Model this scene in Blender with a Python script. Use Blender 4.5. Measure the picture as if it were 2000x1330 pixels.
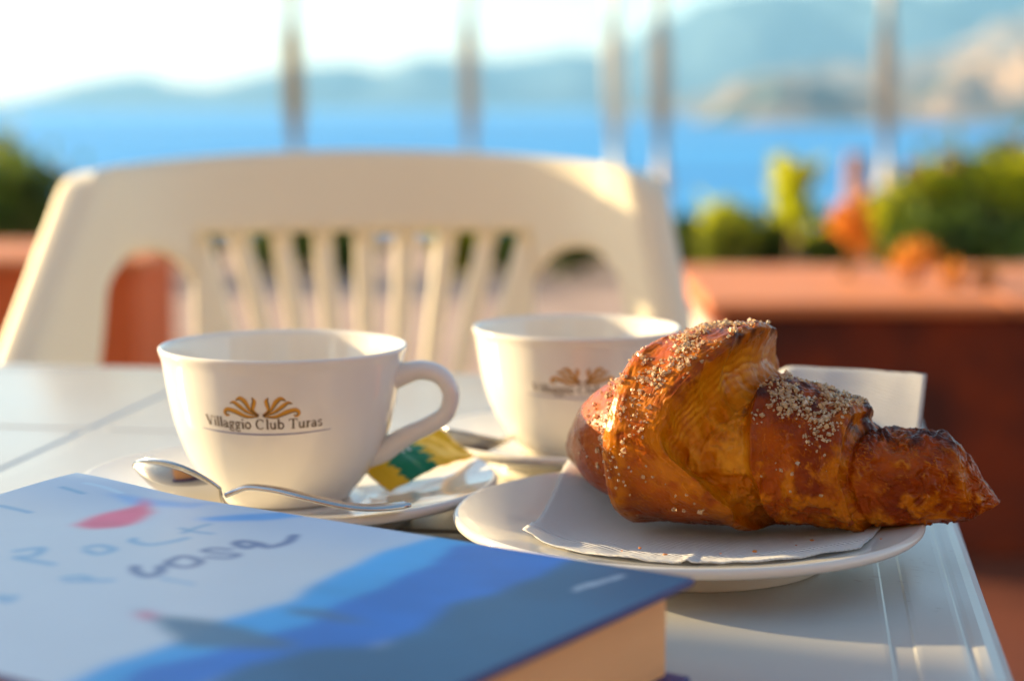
import bpy, bmesh, math, random
import numpy as np
from mathutils import Vector, Matrix
R = math.radians
random.seed(7)
rng = np.random.default_rng(11)
for o in list(bpy.data.objects):
    bpy.data.objects.remove(o)
scene = bpy.context.scene
C = scene.collection

# ------------------------------------------------------------------ camera
# z = 0 is the table top; the terrace floor lies 0.72 m below it
CAM_Z, PITCH, FPX = 0.157, R(7.36), 3600.0
cd = bpy.data.cameras.new('camera')
cam = bpy.data.objects.new('camera', cd); C.objects.link(cam)
cam.location = (0, 0, CAM_Z)
cam.rotation_euler = (math.pi/2 - PITCH, 0, 0)
cd.sensor_width = 36.0
cd.lens = 36.0*FPX/2000.0
cd.clip_start = 0.02
cd.clip_end = 40000
cd.dof.use_dof = True
cd.dof.focus_distance = 0.605
cd.dof.aperture_fstop = 6.4
cd.dof.aperture_blades = 0
scene.camera = cam

# ------------------------------------------------------------------ sky, sun, exposure
SUN_EL, SUN_BACK = R(13), R(22)          # low sun, from the left and a little behind the table
sun_dir = Vector((-math.cos(SUN_BACK)*math.cos(SUN_EL), math.sin(SUN_BACK)*math.cos(SUN_EL), math.sin(SUN_EL)))
world = bpy.data.worlds.new('World'); scene.world = world
world.use_nodes = True
wn = world.node_tree.nodes; wl = world.node_tree.links
for n in list(wn): wn.remove(n)
wo = wn.new('ShaderNodeOutputWorld'); bg = wn.new('ShaderNodeBackground'); sky = wn.new('ShaderNodeTexSky')
sky.sky_type = 'NISHITA'; sky.sun_disc = False
sky.sun_elevation = SUN_EL
sky.sun_rotation = math.atan2(sun_dir.x, sun_dir.y)
sky.air_density = 0.8; sky.dust_density = 1.0; sky.ozone_density = 0.2
bg.inputs['Strength'].default_value = 0.11
wl.new(sky.outputs['Color'], bg.inputs['Color']); wl.new(bg.outputs['Background'], wo.inputs['Surface'])
sd = bpy.data.lights.new('sun', 'SUN'); sd.energy = 5.0; sd.angle = R(0.6); sd.color = (1.0, 0.75, 0.40)
sun = bpy.data.objects.new('sun', sd); C.objects.link(sun)
sun.rotation_euler = sun_dir.to_track_quat('Z', 'Y').to_euler()
sun.location = (-6, 3, 5)
vs = scene.view_settings
vs.view_transform = 'Standard'; vs.look = 'None'; vs.exposure = 1.62; vs.gamma = 1.0; vs.use_curve_mapping = False
try:
    scene.cycles.use_denoising = True
    scene.cycles.max_bounces = 10
    scene.cycles.volume_bounces = 1
    scene.cycles.sample_clamp_indirect = 6.0
except Exception:
    pass

GZ = -0.72                                 # terrace floor
SEA = CAM_Z - 12.0

def W(px, py, Y):
    """where the sight line of a photograph pixel (2000 x 1330) crosses the depth Y"""
    u = (px-1000)/FPX; v = (665-py)/FPX
    fy = math.cos(PITCH) + v*math.sin(PITCH); fz = -math.sin(PITCH) + v*math.cos(PITCH)
    return Vector((u*Y/fy, Y, CAM_Z + fz*Y/fy))
def WZ(px, py, z):
    u = (px-1000)/FPX; v = (665-py)/FPX
    fy = math.cos(PITCH) + v*math.sin(PITCH); fz = -math.sin(PITCH) + v*math.cos(PITCH)
    k = (z-CAM_Z)/fz
    return Vector((u*k, fy*k, z))

# ------------------------------------------------------------------ helpers
def link(o, parent=None):
    C.objects.link(o)
    if parent is not None: o.parent = parent
    return o
def tag(o, label=None, cat=None, group=None, kind=None):
    if label: o['label'] = label
    if cat: o['category'] = cat
    if group: o['group'] = group
    if kind: o['kind'] = kind
    return o
def empty(name, loc, rz=0.0):
    o = bpy.data.objects.new(name, None); o.location = loc; o.rotation_euler = (0, 0, rz)
    o.empty_display_size = 0.05
    return link(o)
def mesh(name, verts, faces, mat, parent=None, smooth=True, col=None, loc=None):
    me = bpy.data.meshes.new(name)
    me.from_pydata(np.asarray(verts, dtype=np.float64).tolist() if isinstance(verts, np.ndarray) else [tuple(map(float, v)) for v in verts], [], faces)
    me.materials.append(mat)
    if smooth: me.polygons.foreach_set('use_smooth', [True]*len(me.polygons))
    if col is not None:
        a = me.color_attributes.new('print', 'FLOAT_COLOR', 'POINT')
        cc = np.ones((len(verts), 4), dtype=np.float32); cc[:, :3] = col
        a.data.foreach_set('color', cc.ravel())
    me.update()
    o = bpy.data.objects.new(name, me)
    if loc is not None: o.location = loc
    return link(o, parent)
def grid_faces(nu, nv, wrap_u=False, wrap_v=False):
    f = []
    for i in range(nu if wrap_u else nu-1):
        for j in range(nv if wrap_v else nv-1):
            a = i*nv+j; b = ((i+1) % nu)*nv+j; c = ((i+1) % nu)*nv+(j+1) % nv; d = i*nv+(j+1) % nv
            f.append((a, b, c, d))
    return f
def catmull(pts, n):
    pts = [np.array(p, float) for p in pts]
    P = [2*pts[0]-pts[1]] + pts + [2*pts[-1]-pts[-2]]
    out = []
    for k in range(1, len(P)-2):
        for t in np.linspace(0, 1, n, endpoint=False):
            a, b, c, d = P[k-1], P[k], P[k+1], P[k+2]
            out.append(0.5*((2*b)+(-a+c)*t+(2*a-5*b+4*c-d)*t*t+(-a+3*b-3*c+d)*t**3))
    out.append(pts[-1])
    return np.array(out)
def lathe(name, prof, seg, mat, parent=None, loc=None):
    prof = np.array(prof, float); n = len(prof)
    v = []
    for i in range(seg):
        a = 2*math.pi*i/seg; c, s = math.cos(a), math.sin(a)
        for r, z in prof: v.append((r*c, r*s, z))
    f = grid_faces(seg, n, wrap_u=True)
    return mesh(name, v, f, mat, parent, True, None, loc)
def tube(name, pts, rad, mat, parent=None, seg=10, flat=None, up=(0, 0, 1), caps=True):
    """swept tube; rad scalar or list; flat = (across, along up) multipliers"""
    pts = np.array(pts, float); n = len(pts)
    rad = np.full(n, rad) if np.isscalar(rad) else np.array(rad, float)
    v = []; up = np.array(up, float)
    for i in range(n):
        t = pts[min(i+1, n-1)]-pts[max(i-1, 0)]; t /= np.linalg.norm(t)+1e-12
        s = np.cross(t, up); s /= np.linalg.norm(s)+1e-9; w = np.cross(s, t)
        fa, fb = flat[i] if isinstance(flat, list) else (flat or (1, 1))
        for k in range(seg):
            a = 2*math.pi*k/seg
            v.append(pts[i]+rad[i]*(math.cos(a)*s*fa+math.sin(a)*w*fb))
    f = grid_faces(n, seg, wrap_v=True)
    if caps:
        f.append(tuple(range(seg-1, -1, -1))); f.append(tuple((n-1)*seg+k for k in range(seg)))
    return mesh(name, v, f, mat, parent)
def box(name, c, s, mat, parent=None, bevel=0.0, seg=2, rz=0.0):
    bm = bmesh.new(); bmesh.ops.create_cube(bm, size=1.0)
    for v in bm.verts: v.co = Vector((v.co.x*s[0], v.co.y*s[1], v.co.z*s[2]))
    if bevel: bmesh.ops.bevel(bm, geom=bm.edges[:], offset=bevel, segments=seg, affect='EDGES', profile=0.5)
    me = bpy.data.meshes.new(name); bm.to_mesh(me); bm.free(); me.materials.append(mat)
    o = bpy.data.objects.new(name, me); o.location = c; o.rotation_euler = (0, 0, rz)
    return link(o, parent)

def _hash(ix, iy, iz, seed):
    h = (ix.astype(np.int64)*374761393+iy.astype(np.int64)*668265263+iz.astype(np.int64)*2147483647+seed*1274126177) & 0xffffffff
    h = ((h ^ (h >> 13))*1274126177) & 0xffffffff
    h = ((h ^ (h >> 15))*2246822519) & 0xffffffff
    return ((h ^ (h >> 16)) & 0xffffff)/float(0xffffff)
def vnoise(x, y, z, seed=0):
    x, y, z = np.broadcast_arrays(np.asarray(x, float), np.asarray(y, float), np.asarray(z, float))
    ix, iy, iz = np.floor(x), np.floor(y), np.floor(z)
    fx, fy, fz = x-ix, y-iy, z-iz
    fx, fy, fz = [t*t*t*(t*(t*6-15)+10) for t in (fx, fy, fz)]
    r = 0
    for dx in (0, 1):
        for dy in (0, 1):
            for dz in (0, 1):
                w = (fx if dx else 1-fx)*(fy if dy else 1-fy)*(fz if dz else 1-fz)
                r = r+w*_hash(ix+dx, iy+dy, iz+dz, seed)
    return r*2-1
def fbm(x, y, z, oct=4, seed=0):
    a, s, f = 1.0, 0.0, 1.0
    for o in range(oct):
        s = s+a*vnoise(x*f, y*f, z*f, seed+o*17); a *= 0.5; f *= 2.03
    return s
def sstep(a, b, x):
    t = np.clip((x-a)/(b-a), 0, 1); return t*t*(3-2*t)

# ------------------------------------------------------------------ materials
def mat(name, base=(0.8, 0.8, 0.8), rough=0.5, spec=0.5, noise=0.0, nscale=20.0, bump=0.0, bscale=60.0, second=None, attr=False, coat=0.0,
        metal=0.0, trans=0.0, sss=0.0, sss_r=(0.01, 0.005, 0.002), coord='Object', rvar=0.0, stretch=None, ior=None, translucent=0.0):
    m = bpy.data.materials.new(name); m.use_nodes = True
    nt = m.node_tree; N, L = nt.nodes, nt.links
    b = N['Principled BSDF']; out = N['Material Output']
    b.inputs['Base Color'].default_value = (*base, 1); b.inputs['Roughness'].default_value = rough
    b.inputs['Specular IOR Level'].default_value = spec; b.inputs['Metallic'].default_value = metal
    b.inputs['Coat Weight'].default_value = coat; b.inputs['Coat Roughness'].default_value = 0.12
    b.inputs['Transmission Weight'].default_value = trans
    if ior: b.inputs['IOR'].default_value = ior
    if sss:
        b.inputs['Subsurface Weight'].default_value = sss; b.inputs['Subsurface Radius'].default_value = sss_r
        b.inputs['Subsurface Scale'].default_value = 1.0
    tc = N.new('ShaderNodeTexCoord'); vec = tc.outputs[coord]
    if stretch:
        mp = N.new('ShaderNodeMapping'); mp.inputs['Scale'].default_value = stretch
        L.new(vec, mp.inputs['Vector']); vec = mp.outputs['Vector']
    src = None
    if attr:
        at = N.new('ShaderNodeAttribute'); at.attribute_name = 'print'; src = at.outputs['Color']
    if noise or second:
        tx = N.new('ShaderNodeTexNoise'); tx.inputs['Scale'].default_value = nscale; tx.inputs['Detail'].default_value = 6
        L.new(vec, tx.inputs['Vector'])
        mx = N.new('ShaderNodeMix'); mx.data_type = 'RGBA'
        if second:
            rp = N.new('ShaderNodeValToRGB'); rp.color_ramp.elements[0].position = 0.40; rp.color_ramp.elements[1].position = 0.62
            L.new(tx.outputs['Fac'], rp.inputs['Fac']); L.new(rp.outputs['Color'], mx.inputs['Factor'])
            mx.inputs['A'].default_value = (*base, 1); mx.inputs['B'].default_value = (*second, 1)
            if src is not None: L.new(src, mx.inputs['A'])
        else:
            L.new(tx.outputs['Fac'], mx.inputs['Factor'])
            lo, hi = 1-noise, 1+noise
            if src is None:
                mx.inputs['A'].default_value = (*[c*lo for c in base], 1); mx.inputs['B'].default_value = (*[min(1, c*hi) for c in base], 1)
            else:
                for key, k in (('A', lo), ('B', hi)):
                    q = N.new('ShaderNodeMix'); q.data_type = 'RGBA'; q.blend_type = 'MULTIPLY'; q.inputs['Factor'].default_value = 1.0
                    L.new(src, q.inputs['A']); q.inputs['B'].default_value = (k, k, k, 1); L.new(q.outputs['Result'], mx.inputs[key])
        src = mx.outputs['Result']
        if rvar:
            mr = N.new('ShaderNodeMapRange'); mr.inputs['To Min'].default_value = max(0, rough-rvar); mr.inputs['To Max'].default_value = min(1, rough+rvar)
            L.new(tx.outputs['Fac'], mr.inputs['Value']); L.new(mr.outputs['Result'], b.inputs['Roughness'])
    if src is not None: L.new(src, b.inputs['Base Color'])
    if bump:
        t2 = N.new('ShaderNodeTexNoise'); t2.inputs['Scale'].default_value = bscale; t2.inputs['Detail'].default_value = 5
        L.new(vec, t2.inputs['Vector'])
        bp = N.new('ShaderNodeBump'); bp.inputs['Strength'].default_value = 1.0; bp.inputs['Distance'].default_value = bump
        L.new(t2.outputs['Fac'], bp.inputs['Height']); L.new(bp.outputs['Normal'], b.inputs['Normal'])
    if translucent:
        tr = N.new('ShaderNodeBsdfTranslucent'); tr.inputs['Color'].default_value = (*base, 1)
        if src is not None: L.new(src, tr.inputs['Color'])
        ms = N.new('ShaderNodeMixShader'); ms.inputs['Fac'].default_value = translucent
        L.new(b.outputs['BSDF'], ms.inputs[1]); L.new(tr.outputs['BSDF'], ms.inputs[2]); L.new(ms.outputs['Shader'], out.inputs['Surface'])
    return m

M = {}
M['china'] = mat('china', (0.78, 0.74, 0.66), 0.06, 0.5, noise=0.02, nscale=30, rvar=0.02)
M['plastic_table'] = mat('plastic_table', (0.50, 0.49, 0.46), 0.24, 0.28, noise=0.07, nscale=9, bump=0.00006, bscale=350, rvar=0.07)
M['plastic_chair'] = mat('plastic_chair', (0.92, 0.83, 0.62), 0.38, 0.4, noise=0.03, nscale=8)
M['steel'] = mat('steel', (0.62, 0.60, 0.57), 0.16, 0.5, metal=1.0, noise=0.05, nscale=60, rvar=0.06)
M['gold_print'] = mat('gold_print', (0.62, 0.29, 0.03), 0.35, 0.4, noise=0.15, nscale=300)
M['dark_print'] = mat('dark_print', (0.10, 0.055, 0.02), 0.35, 0.4, noise=0.3, nscale=300)
M['blue_print'] = mat('blue_print', (0.22, 0.22, 0.36), 0.35, 0.4, noise=0.1, nscale=300)
M['cover'] = mat('cover', rough=0.45, spec=0.25, attr=True, noise=0.04, nscale=40)
M['pages'] = mat('pages', (0.98, 0.47, 0.20), 0.75, 0.2, noise=0.05, nscale=30, bump=0.0002, bscale=40, stretch=(1, 1, 60))
M['cover_edge'] = mat('cover_edge', (0.05, 0.035, 0.16), 0.4, 0.4, noise=0.1, nscale=40)
M['packet'] = mat('packet', rough=0.4, spec=0.4, attr=True, noise=0.05, nscale=90, translucent=0.15)
M['napkin'] = mat('napkin', (0.92, 0.91, 0.88), 0.9, 0.1, noise=0.03, nscale=60, translucent=0.28)
M['crust'] = mat('crust', rough=0.30, spec=0.17, attr=True, noise=0.22, nscale=260, bump=0.00025, bscale=700, coat=0.035, sss=0.04, sss_r=(0.004, 0.0014, 0.0004), rvar=0.12)
M['sugar'] = mat('sugar', (0.98, 0.74, 0.44), 0.08, 0.9, trans=0.6, ior=1.5, noise=0.05, nscale=200)
M['terracotta'] = mat('terracotta', (0.74, 0.15, 0.04), 0.75, 0.2, noise=0.25, nscale=5, bump=0.003, bscale=40)
M['terracotta_top'] = mat('terracotta_top', (0.72, 0.24, 0.08), 0.6, 0.3, noise=0.2, nscale=6, bump=0.003, bscale=40)
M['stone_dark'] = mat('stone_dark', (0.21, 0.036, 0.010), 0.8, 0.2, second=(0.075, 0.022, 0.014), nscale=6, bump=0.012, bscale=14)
M['plaster'] = mat('plaster', (0.30, 0.16, 0.085), 0.8, 0.2, noise=0.1, nscale=4, bump=0.003, bscale=30)
M['paving'] = mat('paving', (0.20, 0.055, 0.025), 0.7, 0.3, second=(0.13, 0.035, 0.018), nscale=3, bump=0.004, bscale=30)
M['path'] = mat('path', (0.52, 0.36, 0.28), 0.75, 0.3, second=(0.42, 0.28, 0.21), nscale=3, bump=0.004, bscale=30)
M['earth'] = mat('earth', (0.20, 0.13, 0.07), 0.9, 0.1, second=(0.08, 0.09, 0.03), nscale=0.4, bump=0.03, bscale=4)
M['post_wood'] = mat('post_wood', (0.46, 0.28, 0.09), 0.7, 0.3, noise=0.3, nscale=12, stretch=(1, 1, 0.1), bump=0.003, bscale=40)
M['post_grey'] = mat('post_grey', (0.52, 0.44, 0.35), 0.7, 0.3, noise=0.25, nscale=12, stretch=(1, 1, 0.1), bump=0.003, bscale=40)
M['post_white'] = mat('post_white', (0.86, 0.82, 0.66), 0.6, 0.3, noise=0.1, nscale=12, stretch=(1, 1, 0.1), bump=0.002, bscale=40)
M['post_pink'] = mat('post_pink', (0.55, 0.28, 0.22), 0.7, 0.3, noise=0.15, nscale=12)
M['leaf_dark'] = mat('leaf_dark', (0.04, 0.09, 0.015), 0.45, 0.4, second=(0.18, 0.25, 0.02), nscale=9, translucent=0.35)
M['leaf_olive'] = mat('leaf_olive', (0.30, 0.32, 0.04), 0.45, 0.4, second=(0.12, 0.18, 0.02), nscale=9, translucent=0.4)
M['leaf_yellow'] = mat('leaf_yellow', (0.76, 0.74, 0.02), 0.45, 0.4, second=(0.46, 0.54, 0.02), nscale=14, translucent=0.5)
M['leaf_orange'] = mat('leaf_orange', (0.80, 0.36, 0.05), 0.5, 0.4, second=(0.62, 0.22, 0.03), nscale=14, translucent=0.5)
M['petal_pink'] = mat('petal_pink', (0.75, 0.20, 0.22), 0.6, 0.2, noise=0.2, nscale=30, translucent=0.4)
M['bark'] = mat('bark', (0.14, 0.09, 0.05), 0.9, 0.1, noise=0.3, nscale=20, bump=0.004, bscale=60)
M['sea'] = mat('sea', (0.03, 0.38, 0.80), 0.45, 0.25, second=(0.01, 0.20, 0.54), nscale=0.012, stretch=(0.12, 1, 1), bump=0.35, bscale=0.9)
M['rock'] = mat('rock', (0.36, 0.25, 0.165), 0.9, 0.1, second=(0.05, 0.10, 0.11), nscale=0.018, bump=2.0, bscale=0.06)
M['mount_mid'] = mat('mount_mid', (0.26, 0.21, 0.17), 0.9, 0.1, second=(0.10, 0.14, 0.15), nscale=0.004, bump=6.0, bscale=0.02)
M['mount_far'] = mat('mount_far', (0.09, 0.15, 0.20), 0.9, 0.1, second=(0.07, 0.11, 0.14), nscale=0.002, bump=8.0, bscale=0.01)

# embossed fine ribs on the paper napkin
nt = M['napkin'].node_tree; b = nt.nodes['Principled BSDF']
wv = nt.nodes.new('ShaderNodeTexWave'); wv.inputs['Scale'].default_value = 260; wv.inputs['Distortion'].default_value = 1.2; wv.bands_direction = 'DIAGONAL'
tcn = nt.nodes.new('ShaderNodeTexCoord'); bpn = nt.nodes.new('ShaderNodeBump'); bpn.inputs['Distance'].default_value = 0.0007
nt.links.new(tcn.outputs['Object'], wv.inputs['Vector']); nt.links.new(wv.outputs['Fac'], bpn.inputs['Height']); nt.links.new(bpn.outputs['Normal'], b.inputs['Normal'])

# ------------------------------------------------------------------ setting: terrace, slope, sea, mountains, air
tg = mesh('terrace_ground', [(-14, -3.2, GZ), (14, -3.2, GZ), (14, 11.5, GZ), (-14, 11.5, GZ)], [(0, 1, 2, 3)], M['paving'], smooth=False)
tag(tg, kind='structure')
tag(mesh('path', [(-13.9, 4.8, GZ+0.004), (13.9, 4.8, GZ+0.004), (13.9, 11.4, GZ+0.004), (-13.9, 11.4, GZ+0.004)], [(0, 1, 2, 3)], M['path'], smooth=False), kind='structure')
# the bank that falls from the terrace to the water
v = []; nx, ny = 40, 24
for i in range(nx):
    for j in range(ny):
        x = -400+800*i/(nx-1); t = j/(ny-1); y = 11.45+150*t**1.5
        z = GZ-0.004-(12.6)*sstep(0.02, 1.0, np.array(t))+0.3*float(fbm(np.array(x*.05), np.array(y*.1), np.array(0.3)))*min(1, t*4)
        v.append((x, y, float(z)))
tag(mesh('bank_terrain', v, grid_faces(nx, ny), M['earth']), kind='structure')
sea = mesh('sea', [(-16000, 40, SEA), (16000, 40, SEA), (16000, 4900, SEA), (-16000, 4900, SEA)], [(0, 1, 2, 3)], M['sea'], smooth=False)
tag(sea, kind='structure')

def ridge(name, Y, prof, depth, m, seed, rough, label):
    """a range of hills standing in the sea, its crest at the sight lines of the profile, with spurs and gullies"""
    xs = np.array([(p[0]-1000)/FPX*Y for p in prof]); hs = np.array([W(p[0], p[1], Y)[2]-SEA for p in prof])
    n, k = 260, 40
    X = np.linspace(xs[0], xs[-1], n); H = np.interp(X, xs, hs)
    v = []
    for i in range(n):
        for j in range(k):
            t = j/(k-1)*2-1                      # -1 near foot, 0 crest, 1 far foot
            nz = float(fbm(np.array(X[i]/depth*4), np.array(t*2.0), np.array(seed*1.7), 5, seed))
            prof_h = (1-abs(t))**0.85
            h = H[i]*prof_h*(1+rough*nz*(abs(t)*2.5+0.12)*(1-abs(t)))
            v.append((X[i], Y+t*depth+depth*0.22*nz*(1-abs(t)), SEA-2+max(0, h)))
    o = mesh(name, v, grid_faces(n, k), m)
    return tag(o, kind='structure')
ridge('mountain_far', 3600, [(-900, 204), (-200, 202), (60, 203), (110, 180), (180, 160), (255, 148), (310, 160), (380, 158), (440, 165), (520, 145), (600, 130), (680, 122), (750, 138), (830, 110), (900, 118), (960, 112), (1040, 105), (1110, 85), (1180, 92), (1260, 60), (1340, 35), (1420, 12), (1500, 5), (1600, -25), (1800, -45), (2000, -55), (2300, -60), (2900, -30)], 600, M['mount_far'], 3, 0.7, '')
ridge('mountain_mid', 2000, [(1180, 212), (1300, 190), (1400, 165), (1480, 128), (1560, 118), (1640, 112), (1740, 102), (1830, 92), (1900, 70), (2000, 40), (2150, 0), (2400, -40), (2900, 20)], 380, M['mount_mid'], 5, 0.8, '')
ridge('headland', 1150, [(1330, 243), (1360, 225), (1400, 190), (1440, 160), (1480, 140), (1530, 138), (1570, 150), (1620, 160), (1680, 165), (1760, 160), (1820, 152), (1880, 138), (1960, 105), (2050, 90), (2300, 85), (2700, 150)], 130, M['rock'], 9, 1.0, '')

hz = box('haze', (0, 4000, SEA+590), (33000, 25000, 1186+10), None) if False else None
bm = bmesh.new(); bmesh.ops.create_cube(bm, size=1.0)
for vv in bm.verts:
    vv.co = Vector((vv.co.x*33000, vv.co.y*5300+2350, (vv.co.z+0.5)*330+SEA-4))
me = bpy.data.meshes.new('haze'); bm.to_mesh(me); bm.free()
hm = bpy.data.materials.new('haze'); hm.use_nodes = True
for n in list(hm.node_tree.nodes):
    if n.type == 'BSDF_PRINCIPLED': hm.node_tree.nodes.remove(n)
pv = hm.node_tree.nodes.new('ShaderNodeVolumePrincipled')
pv.inputs['Color'].default_value = (0.36, 0.72, 1.0, 1); pv.inputs['Density'].default_value = 1.8e-4; pv.inputs['Anisotropy'].default_value = 0.2
hm.node_tree.links.new(pv.outputs['Volume'], hm.node_tree.nodes['Material Output'].inputs['Volume'])
me.materials.append(hm)
ho = link(bpy.data.objects.new('haze', me)); tag(ho, kind='stuff')

# ------------------------------------------------------------------ low walls round the terrace
def low_wall(name, x0, x1, y0, y1, h, face, label):
    root = empty(name, ((x0+x1)/2, (y0+y1)/2, GZ)); tag(root, label, 'wall', 'low terracotta walls of the terrace')
    cx, cy = 0, 0
    box('wall_body', (0, 0, (h-0.024)/2), (x1-x0, y1-y0, h-0.024), face, root, 0.01)
    n = max(1, round((x1-x0)/0.6)); w = (x1-x0+0.06)/n
    for i in range(n):
        box('coping_slab', (-(x1-x0+0.06)/2+w*(i+0.5), 0, h-0.012+0.001), (w-0.008, y1-y0+0.05, 0.024), M['terracotta_top'], root, 0.006)
    return root
low_wall('low_wall', -4.2, -0.872, 4.25, 4.75, 0.52, M['terracotta'], 'bright terracotta red low wall behind the left side of the chair')
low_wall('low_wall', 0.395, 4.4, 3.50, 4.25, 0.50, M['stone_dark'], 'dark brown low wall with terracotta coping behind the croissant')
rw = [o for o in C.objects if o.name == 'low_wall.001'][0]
box('sunlit_end_face', (-(4.4-0.395)/2-0.006, 0, 0.22), (0.024, 0.70, 0.43), M['post_white'], rw, 0.006)  # pale box paints the sunlit look onto the dark wall's end

# unseen house front added behind the camera for its warm bounce light
hw = empty('added_house_front', (0, -3.3, GZ)); tag(hw, 'warm plastered house front added out of view behind the camera for bounce light', 'building')
box('wall', (0, 0, 1.7), (16, 0.3, 3.4), M['plaster'], hw, 0.01)
for i, x in enumerate((-4, 0.6, 5)):
    fr = box('window', (x, 0.16, 1.5), (1.3, 0.06, 1.3), M['post_white'], hw, 0.01)
    box('pane', (0, 0.025, 0), (1.1, 0.03, 1.1), M['steel'], fr, 0.004)

# ------------------------------------------------------------------ posts of the terrace
def post(px, w, Y, m, label, top=3.2):
    p = W(px, 300, Y)
    root = empty('terrace_post', (p.x, Y, GZ)); tag(root, label, 'post', 'tall posts along the terrace edge')
    r = 0.86*w/FPX*Y/2
    pts = [(0.01*math.sin(k*1.3), 0.008*math.cos(k*2.1), k*0.4) for k in range(int(top/0.4)+1)]
    tube('shaft', pts, [r*(1.03-0.02*k/len(pts)+0.02*math.sin(k*2)) for k in range(len(pts))], m, root, 16)
    box('foot', (0, 0, 0.05), (r*3.4, r*3.4, 0.1), M['stone_dark'], root, 0.01)
    return root
post(575, 40, 10.6, M['post_wood'], 'tall brown wooden post rising behind the middle of the chair')
post(917, 36, 10.7, M['post_grey'], 'tall grey post behind the chair, right of the brown one')
post(1199, 42, 10.5, M['post_white'], 'cream white post above the right corner of the chair')
post(1290, 40, 10.6, M['post_grey'], 'weathered grey post just right of the cream white one')
post(1729, 40, 10.6, M['post_grey'], 'lone grey post rising among the shrubs above the dark wall')

# an unseen pillar added left of the table to block sun from the book
def sunward(d, l):
    a = SUN_BACK
    return Vector((-d*math.cos(a)+l*math.sin(a), d*math.sin(a)+l*math.cos(a), GZ))
pp = sunward(3.0, 0.380)
root = empty('added_shade_pillar', tuple(pp), R(20)); tag(root, 'square pillar added out of view left of the table to shade the book', 'pillar')
box('shaft', (0, 0, 1.35), (0.20, 0.20, 2.5), M['post_white'], root, 0.01)
box('plinth', (0, 0, 0.05), (0.28, 0.28, 0.098), M['stone_dark'], root, 0.01)
box('cap', (0, 0, 2.64), (0.27, 0.27, 0.078), M['post_white'], root, 0.01)
# ------------------------------------------------------------------ shrubs
def leaves(name, parent, center, rad, n, size, m, seed, upward=0.3, clumps=9, droop=0.0):
    r = np.random.default_rng(seed)
    cc = r.normal(size=(clumps, 3)); cc /= np.linalg.norm(cc, axis=1)[:, None]; cc *= r.uniform(0.35, 0.85, (clumps, 1))
    k = r.integers(0, clumps, n)
    p = cc[k]+r.normal(size=(n, 3))*0.24
    p = p*np.array(rad)+np.array(center)
    p[:, 2] = np.maximum(p[:, 2], 0.01)
    d = r.normal(size=(n, 3)); d[:, 2] = np.abs(d[:, 2])*0.7+upward; d /= np.linalg.norm(d, axis=1)[:, None]
    s = np.cross(d, r.normal(size=(n, 3))); s /= np.linalg.norm(s, axis=1)[:, None]
    L = size*r.uniform(0.6, 1.3, (n, 1)); wd = L*0.24; nrm = np.cross(d, s)*L*0.1
    V = np.stack([p, p+d*L*0.5+s*wd, p+d*L, p+d*L*0.5-s*wd, p+d*L*0.5+nrm], 1).reshape(-1, 3)
    F = []
    for i in range(n):
        a = i*5; F += [(a, a+1, a+4), (a+1, a+2, a+4), (a+2, a+3, a+4), (a+3, a, a+4)]
    return mesh(name, V, F, m, parent, smooth=False)
def shrub(name, px, ytop, w, Y, m, label, cat='shrub', group='shrubs along the terrace edge', z0=GZ, n=900, size=0.085, seed=0, depth=None, flowers=None, clumps=10):
    c = W(px, ytop, Y); h = c.z-z0; wx = w/FPX*Y
    root = empty(name, (c.x, Y, z0)); tag(root, label, cat, group)
    r = np.random.default_rng(seed+99)
    for k in range(4):
        a = r.uniform(0, 6.28); e = (math.cos(a)*wx*0.25, math.sin(a)*wx*0.25, h*0.75)
        tube('stem', [(math.cos(a)*.01, math.sin(a)*.01, 0), (e[0]*.5+.01, e[1]*.5, e[2]*.5), e], [0.010, 0.008, 0.003], M['bark'], root, 6)
    leaves('foliage', root, (0, 0, h*0.52), (wx*0.5, (depth or wx*0.4), h*0.5), n, size, m, seed, clumps=clumps)
    if m is M['leaf_olive']: leaves('sunlit_leaves', root, (0, 0, h*0.72), (wx*0.45, (depth or wx*0.35), h*0.3), n//2, size, M['leaf_yellow'], seed+500, clumps=6)  # yellow leaves paint sunlit highlights into the upper foliage
    if flowers:
        for k in range(flowers):
            a = r.uniform(0, 6.28)
            pc = (math.cos(a)*wx*0.25*r.uniform(0.2, 1.2), -abs(math.sin(a))*wx*0.2, h*r.uniform(0.92, 1.06))
            leaves('flower', root, pc, (0.035, 0.035, 0.035), 26, 0.035, M['petal_pink'], seed*31+k, clumps=5)
    return root
shrub('terrace_shrub', 40, 318, 240, 9.2, M['leaf_dark'], 'dark green shrub at the left edge above the red wall', seed=1, n=1500)
shrub('terrace_shrub', 10, 262, 70, 9.7, M['leaf_olive'], 'tall pale green sprig at the far left edge above the dark shrub', seed=2, n=260)
shrub('terrace_shrub', 320, 440, 160, 9.4, M['leaf_dark'], 'low dark shrub seen through the left arch of the chair', seed=3, n=900)
shrub('terrace_shrub', 560, 440, 130, 9.4, M['leaf_dark'], 'low dark shrub seen through the second and third chair slots', seed=4, n=900)
shrub('terrace_shrub', 665, 435, 120, 9.3, M['leaf_dark'], 'low dark shrub seen through the middle chair slots', seed=5, n=900)
shrub('terrace_shrub', 900, 440, 80, 9.4, M['leaf_olive'], 'olive green shrub seen through the seventh chair slot', seed=6, n=700)
shrub('terrace_shrub', 1010, 450, 120, 9.3, M['leaf_dark'], 'low dark shrub seen through the last chair slot', seed=7, n=800)
shrub('terrace_shrub', 1140, 455, 150, 9.5, M['leaf_dark'], 'low dark shrub seen through the right arch of the chair', seed=8, n=900)
shrub('terrace_shrub', 1345, 440, 130, 9.3, M['leaf_dark'], 'low dark shrub between the chair and the dark wall', seed=9, n=900)
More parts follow.
